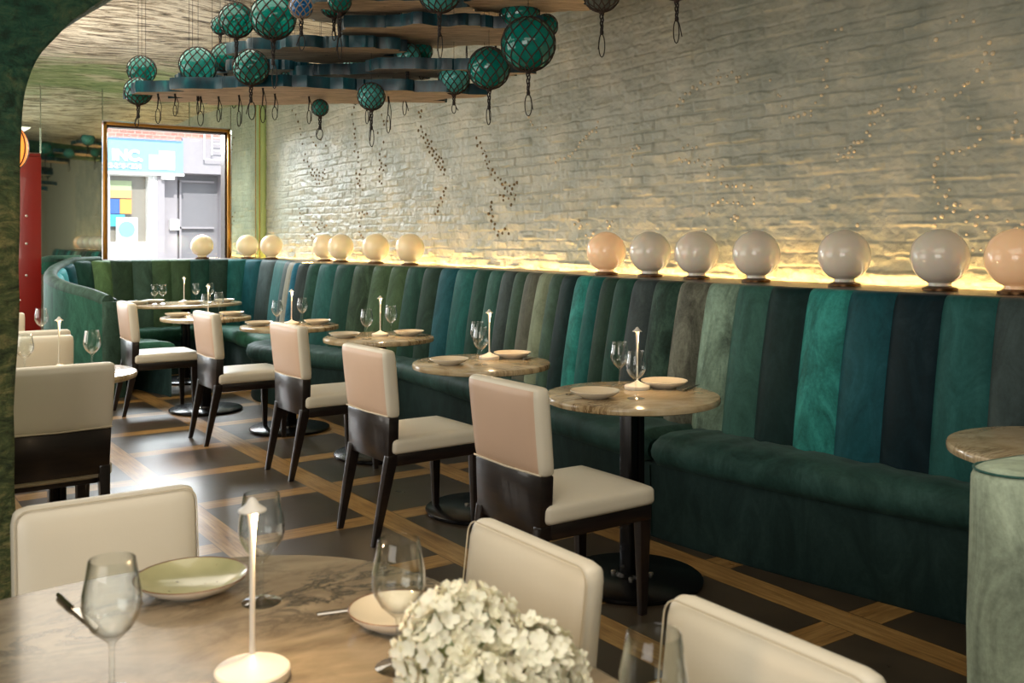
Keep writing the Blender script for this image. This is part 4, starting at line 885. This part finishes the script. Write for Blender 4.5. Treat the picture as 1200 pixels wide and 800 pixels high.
def glass_float(label, x, y, z, r_, kind, seed, tail=.16):
    rnd = random.Random(seed); t_ = thing('glass_float', label, 'glass float', (x, y, z), rnd.uniform(0, 6), 'netted glass fishing floats')
    gl = {'g': 'float_g', 't': 'float_t', 'c': 'float_c', 'b': 'float_b', 's': 'float_s'}[kind]
    MB().lathe([(r_ * math.sin(math.pi * k / 20), -r_ * math.cos(math.pi * k / 20)) for k in range(21)], M[gl], 32).build('glass_ball', t_)
    cord = M['net_light'] if kind in 'bc' and r_ < .1 and kind == 'b' else M['net']
    n = 12 if r_ > .07 else 9; m_ = MB(); cr = .0030 + .014 * r_
    for sg in (-1, 1):
        for k in range(n):
            pts = []
            for i in range(17):
                th = .16 + (math.pi - .32) * i / 16; ph = 2 * math.pi * k / n + sg * .72 * (i / 16 * math.pi - 1.57)
                rr = r_ * 1.015; pts.append((rr * math.sin(th) * math.cos(ph), rr * math.sin(th) * math.sin(ph), rr * math.cos(th)))
            m_.tube(pts, cr * .62, cord, 5)
    m_.build('net', t_)
    m_ = MB(); zb = -r_ * .98
    for k in range(3):
        ph = k * 2.1; pts = []
        for i in range(9): u = i / 8; pts.append((.006 * math.cos(ph + u * 7) * (1.6 - u), .006 * math.sin(ph + u * 7) * (1.6 - u), zb - tail * .55 * u))
        m_.tube(pts, .0034, M['rope'], 5)
    w_ = rnd.uniform(.010, .022); tl_ = tail * rnd.uniform(.4, .6); z2 = zb - tail * .52; bx = rnd.uniform(-.015, .015)
    m_.tube([(bx * .3 + w_ * math.sin(2 * math.pi * k / 14) * math.sin(math.pi * min(1, k / 14)) ** .0, bx * (k / 14), z2 - tl_ * (1 - math.cos(2 * math.pi * k / 14)) / 2) for k in range(15)], .0024, M['rope'], 5)
    m_.tube([(0, 0, z2 + .01), (.012, .004, z2 - .02), (.022, .006, z2 - tl_ * .7)], .0022, M['rope'], 5)
    m_.lathe([(.0, -.012), (.008, -.008), (.009, 0), (.008, .008), (0, .012)], M['rope'], 10, Matrix.Translation((0, 0, zb - tail * .5)))
    m_.lathe([(r_ * .36, zb * .93), (r_ * .2, zb * .985), (.009, zb - .015)], cord, 12)
    m_.build('rope_tail', t_)
    MB().tube([(0, 0, r_ * .98), (0, 0, 3.02 - z)], .0011, M['rope'], 5).build('hanging_cord', t_)
    return t_
for i, a in enumerate((
    ('small green float farthest left, beside the pale panel tip', 1.463, 5.806, 2.338, .08, 'g', .10), ('sea green float hanging lowest at the far left, under the first float', 1.369, 5.506, 2.171, .073, 't', .13),
    ('large sea green float with a copper top, third from the left', 1.635, 5.32, 2.31, .099, 't', .17), ('green float just right of the copper-topped one', 1.823, 5.433, 2.389, .083, 'g', .15),
    ('turquoise float with tight net right of the third and fourth ones', 1.729, 4.767, 2.231, .089, 't', .16), ('green float high at the left, left of the biggest dark one', 1.567, 4.514, 2.399, .081, 'g', .16),
    ('biggest dark green float at the top left of the cluster', 1.672, 4.319, 2.393, .103, 'g', .22), ('small deep blue float in a tan net at the top edge', 1.699, 4.057, 2.393, .051, 'b', .14),
    ('small green float at the top edge right of the blue one', 1.88, 4.052, 2.443, .053, 'g', .20), ('small sea green float tucked between two panels', 2.122, 5.224, 2.30, .05, 't', .1),
    ('pale aqua float resting over the lowest panel', 2.501, 5.182, 2.363, .087, 'c', .12), ('small green float right of the pale aqua one', 2.644, 5.204, 2.351, .054, 'g', .1),
    ('bright lit green float in the lower middle of the cluster', 2.65, 4.856, 2.302, .067, 'g', .16), ('aqua float hanging just below the lowest panel in front of the brick', 2.315, 4.602, 2.114, .071, 'c', .19),
    ('aqua float at the right end of the lowest panel', 2.721, 4.441, 2.224, .084, 'c', .10), ('green float with a long looped tail below the thin panel', 2.708, 4.084, 2.227, .105, 'g', .19),
    ('largest green float at the right side, long looped tail against the brick', 2.694, 3.728, 2.287, .127, 'g', .21), ('dark green float behind the two thin panels', 2.642, 4.65, 2.39, .06, 'g', .1),
    ('aqua float in pale net cut by the top edge at the middle', 2.249, 3.795, 2.486, .096, 'c', .2), ('green float under the topmost rounded panel', 2.834, 3.996, 2.50, .10, 'g', .06),
    ('small bright green float right above the largest green one', 3.003, 4.0, 2.46, .06, 'g', .06), ('smoky float cut by the top edge right of the topmost panel', 2.848, 3.377, 2.478, .084, 's', .19),
    ('smoky float above the frame at the upper right, only its tail in view', 2.983, 3.039, 2.486, .087, 's', .17), ('small green float behind the high left ones', 1.832, 5.549, 2.593, .052, 'g', .1),
    ('small sea green float half hidden below the left middle panel', 2.203, 5.0, 2.09, .046, 't', .13),
    ('pale aqua float lying between the thin panel and the broad panel', 2.50, 4.55, 2.335, .07, 'c', .10), ('green float crowding the left end of the broad teal-edged panel', 2.08, 4.55, 2.56, .075, 'g', .12), ('sea green float behind the copper-topped one, close to it', 1.98, 5.75, 2.36, .075, 't', .12))):
    glass_float(*a[:6], 40 + i, a[6])
for i, a in enumerate((('green float of the uppermost tier, seen only in the left end mirror', 2.75, 5.3, 2.78, .10, 'g'), ('aqua float of the uppermost tier, reflected beside the red post', 3.15, 5.0, 2.74, .085, 'c'),
    ('large aqua float in pale net, hanging centre of the left end mirror', 3.25, 5.9, 2.90, .10, 'c'), ('sea green float of the uppermost tier reflected near the gilt frame', 3.5, 5.2, 2.76, .075, 't'), ('small green float of the uppermost tier, reflected in the left mirror', 3.0, 4.3, 2.72, .07, 'g'))):
    glass_float(*a, 90 + i, .2)
# loose rope ends hanging under the lowest panel
k = 0
for px, z, L_ in ((205, 5.2, .12), (235, 5.3, .16), (256, 5.3, .14), (280, 5.25, .17), (308, 5.0, .18), (322, 5.2, .14), (362, 5.3, .15), (430, 5.3, .15), (455, 5.3, .20), (185, 5.2, .16)):
    l = (px - 600) / 1145 * z; x, y = camw(l, z); k += 1; rnd = random.Random(k)
    m_ = MB(); w_ = rnd.uniform(.008, .016)
    m_.tube([(0, 0, .0), (.003, .002, -.03), (-.003, 0, -L_ * .5)], [.006, .004, .003], M['rope'], 6)
    m_.tube([(w_ * math.sin(2 * math.pi * q_ / 12), 0, -L_ * .5 - L_ * .5 * (1 - math.cos(2 * math.pi * q_ / 12)) / 2) for q_ in range(13)], .0022, M['rope'], 5)
    m_.tube([(.004, 0, -.01), (.02, .004, -L_ * .4), (.014, .002, -L_ * .9)], .002, M['rope'], 5)
    o = m_.build('rope_loop'); o.location = (x, y, 2.144)
    tag(o, ['first', 'second', 'third', 'fourth', 'fifth', 'sixth', 'seventh', 'eighth', 'ninth', 'tenth'][k - 1 if k < 10 else 9] + ' dark knotted rope loop dangling below the lowest wavy panel', 'rope', 'rope loops below the lowest panel')

# ---------------------------------------------------------------- beads and studs on the brick wall
def bead_mesh(mat, r_):
    return MB().lathe([(r_, -r_ * .5), (r_ * math.cos(0), 0)] + [(r_ * math.cos(a), r_ * .8 * math.sin(a)) for a in (.35, .7, 1.05, 1.35)] + [(0, r_ * .8)], mat, 10, Matrix.Rotation(R(-90), 4, 'Y')).mesh('wall_bead', ang=80)
M['pearl'] = plain('pearl_bead', (214, 200, 172), .22, 0, .5); M['pearl_shaded'] = plain('shaded_bead', (112, 92, 60), .3, .3)  # the darker bead has its shade put into the colour
pm = [bead_mesh(M['pearl'], r_) for r_ in (.0075, .0095, .0115)]; dm = [bead_mesh(M['pearl_shaded'], r_) for r_ in (.010, .013)]
rnd = random.Random(5)
for y, z in LIGHT_STUDS:
    o = link('wall_bead', rnd.choice(pm), None, (4.1495 - wall_h(y, z), y, z)); tag(o, 'small pale round bead of the curling swirls on the brick wall', 'bead', 'pale beads on the brick wall')
rest = MB()
for i, (y, z) in enumerate(DARK_STUDS):
    if i < 80: o = link('wall_bead', rnd.choice(dm), None, (4.1495 - wall_h(y, z), y, z)); tag(o, 'small shade-darkened bead clustered on the middle of the brick wall', 'bead', 'dark beads on the brick wall')
    else: rest.lathe([(.012, -.004), (.012, 0), (.009, .006), (0, .009)], M['pearl_shaded'], 8, Matrix.Translation((4.149 - wall_h(y, z), y, z)) @ Matrix.Rotation(R(-90), 4, 'Y'))
o = rest.build('wall_beads'); tag(o, 'scattered dark beads on the farthest part of the brick wall', 'beads'); o['kind'] = 'stuff'

# ---------------------------------------------------------------- lantern by the pillar
ln = thing('hanging_lantern', 'round orange lantern with dark ribs hanging at the left pillar edge', 'lantern', (1.27, 9.46, 2.16))
MB().lathe([(.155 * math.sin(math.pi * k / 14) ** .8 if 0 < k < 14 else 0, -.19 * math.cos(math.pi * k / 14)) for k in range(15)], M['lantern_glow'], 28).build('shade', ln)
m_ = MB()
for k in range(8):
    a = k * math.pi / 4; m_.tube([((.159 * math.sin(math.pi * q_ / 14) ** .8 if 0 < q_ < 14 else .01) * math.cos(a), (.159 * math.sin(math.pi * q_ / 14) ** .8 if 0 < q_ < 14 else .01) * math.sin(a), -.193 * math.cos(math.pi * q_ / 14)) for q_ in range(15)], .006, M['dark_frame'], 5)
m_.lathe([(.05, .175), (.05, .205), (.01, .21)], M['dark_frame'], 16); m_.lathe([(.05, -.175), (.05, -.205), (.01, -.21)], M['dark_frame'], 16); m_.build('ribs', ln)
MB().tube([(0, 0, .2), (0, 0, .95)], .004, M['rope'], 5).build('hanging_cord', ln)

# ---------------------------------------------------------------- the street outside
M['asphalt'] = plain('asphalt', (120, 118, 114), .9); M['sidewalk'] = plain('concrete_paving', (176, 172, 164), .85)
struct(MB().box(-12, 18, WY + .25, 17.2, -.12, -.02, M['asphalt']).build('street', smooth=False)); struct(MB().box(-12, 18, 17.2, 21.0, -.1, .06, M['sidewalk']).build('sidewalk', smooth=False))
t = NT('red_brick_facade'); t.set(Roughness=.8); q_ = t.n.new('ShaderNodeTexBrick'); t.link(t.mapping((1, 1, 1), rot=(R(90), 0, 0)), q_.inputs['Vector'])
q_.inputs['Color1'].default_value = lin((186, 112, 100)); q_.inputs['Color2'].default_value = lin((206, 134, 120)); q_.inputs['Mortar'].default_value = lin((214, 190, 180)); q_.inputs['Scale'].default_value = 3.4; q_.inputs['Mortar Size'].default_value = .012
t.color(q_.outputs[0]); M['red_brick'] = t.m
M['shop_white'] = plain('white_shopfront_paint', (240, 240, 240), .5); M['sign_blue'] = plain('sky_blue_sign', (140, 184, 226), .5); M['grey_metal'] = plain('grey_shutter', (128, 126, 132), .6); M['grey_light'] = plain('light_grey_render', (164, 158, 164), .7)
M['sign_white'] = plain('white_lettering', (250, 250, 250), .5); M['shop_glass'] = plain('dark_shop_interior', (148, 142, 132), .25)
bd = thing('storefront_building', 'sunlit street building with a blue sign and white shopfront seen through the window', 'building', (5.5, 21, 0))
def bpart(name, boxes, mat, label=None, parent=None):
    b = MB()
    for a in boxes: b.box(*a, mat)
    o = b.build(name, parent or bd, smooth=False)
    if parent is None: rel(bd, o)
    if label: o['label'] = label
    return o
bpart('upper_wall', [(-6, 14, 21, 22, 3.42, 9)], M['red_brick'], 'red brick upper wall')
bpart('shop_wall', [(-6, 4.62, 21, 22, 0, 3.42), (5.42, 5.60, 20.98, 22, 0, 2.75), (4.62, 5.42, 20.98, 22, 0, 1.30), (4.62, 5.42, 20.98, 22, 2.66, 2.75), (4.62, 5.42, 21, 22, 2.75, 3.42), (5.42, 6.1, 21.05, 22, 2.75, 3.42)], M['shop_white'], 'white shopfront')
bpart('shop_door_panel', [(4.70, 5.34, 20.95, 20.975, .35, 1.15)], M['shop_white'])
bpart('shop_window', [(4.62, 5.42, 21.2, 21.3, 1.30, 2.66)], M['shop_glass'], 'shop window interior')
for nm, bx, c in (('green_poster', (4.68, 5.12, 21.12, 21.16, 2.36, 2.56), (176, 190, 150)), ('orange_poster', (4.68, 5.12, 21.12, 21.16, 2.20, 2.36), (232, 170, 120)), ('blue_poster', (4.68, 4.88, 21.12, 21.16, 1.88, 2.18), (70, 110, 210)),
                   ('amber_poster', (4.89, 5.12, 21.12, 21.16, 1.88, 2.18), (240, 170, 90)), ('cyan_poster', (4.62, 4.98, 21.10, 21.14, 1.62, 1.86), (80, 190, 235)), ('white_poster', (4.80, 5.22, 21.04, 21.08, 1.30, 1.80), (246, 246, 246))):
    bpart('poster', [bx], plain(nm, c, .6), nm.replace('_', ' ') + ' in the shop window')
m_ = MB().lathe([(0, -.01), (.16, -.01), (.16, .01), (0, .01)], plain('pale_cyan_disc', (130, 225, 240), .5), 32, Matrix.Translation((5.0, 21.02, 1.56)) @ Matrix.Rotation(R(90), 4, 'X')); rel(bd, m_.build('poster', bd, label='round pale cyan sticker'))
bpart('window_bar', [(4.60, 4.66, 20.96, 21.0, 1.2, 2.7), (5.50, 5.53, 20.93, 20.99, .1, 2.75)], M['shop_white'])
sg = bpart('shop_sign', [(2.6, 6.1, 20.86, 21.0, 2.73, 3.42)], M['sign_blue'], 'sky blue shop sign with white lettering')
bpart('sign_sill', [(2.6, 6.12, 20.84, 21.0, 2.68, 2.73)], M['shop_white'])
bpart('sign_panel', [(5.40, 5.92, 20.84, 20.87, 2.80, 3.10), (5.60, 5.92, 20.838, 20.872, 3.05, 3.19)], M['sign_white'], 'white stepped block on the sign')
def text(txt, x, z, size, bold, name):
    c_ = bpy.data.curves.new(name, 'FONT'); c_.body = txt; c_.size = size; c_.extrude = .012; c_.offset = bold; c_.align_x = 'RIGHT'
    o_ = bpy.data.objects.new(name, c_); COL.objects.link(o_); bpy.context.view_layer.update()
    me = bpy.data.meshes.new_from_object(o_.evaluated_get(bpy.context.evaluated_depsgraph_get())); bpy.data.objects.remove(o_)
    me.materials.clear(); me.materials.append(M['sign_white']); o = link(name, me, bd); o.location = Vector((x, 20.845, z)) - Vector(bd.location); o.rotation_euler.x = R(90); return o
text('INC.', 5.27, 2.96, .31, .014, 'sign_lettering'); text('212-260-6324', 5.24, 2.80, .135, .006, 'sign_lettering')
bpart('grey_bay', [(5.60, 5.74, 20.95, 22, 0, 2.75), (5.74, 6.1, 21.3, 22, 0, 2.75), (7.0, 9, 21.0, 22, 0, 3.5)], M['grey_light'], 'light grey pilaster')
bpart('grey_fascia', [(6.1, 9, 20.9, 22, 2.75, 3.5)], M['grey_light'], 'light grey fascia')
bpart('shutter', [(5.9, 7.0, 21.4, 21.5, 0, 2.75)], M['grey_metal'], 'grey recessed doorway'); bpart('door_frame', [(6.15, 6.19, 21.3, 21.42, 0, 2.6), (6.15, 6.9, 21.3, 21.42, 2.58, 2.62), (6.15, 6.9, 21.3, 21.42, 1.58, 1.62)], M['grey_light'])
bpart('wall_light', [(5.66, 5.92, 20.85, 21.0, 2.60, 2.72), (5.92, 6.12, 21.2, 21.34, 1.55, 1.78)], M['shop_white'], 'white box light')
b = MB()
for x in (6.52, 6.68, 7.05): b.tube([(x, 20.78, 3.05 if x < 6.6 else 3.15), (x, 20.78, 3.75)], .018, M['shop_white'], 6)
for z in (3.05, 3.25, 3.40, 3.52): b.tube([(6.52 if z < 3.1 else 6.68, 20.78, z), (7.05, 20.78, z)], .014, M['shop_white'], 6)
rel(bd, b.build('ladder', bd, label='white fire escape ladder'))
rel(bd, MB().tube([(-6, 20.6, 3.62), (4.8, 20.6, 3.60), (6.0, 20.6, 3.60)], .02, M['grey_metal'], 6).build('cable', bd))
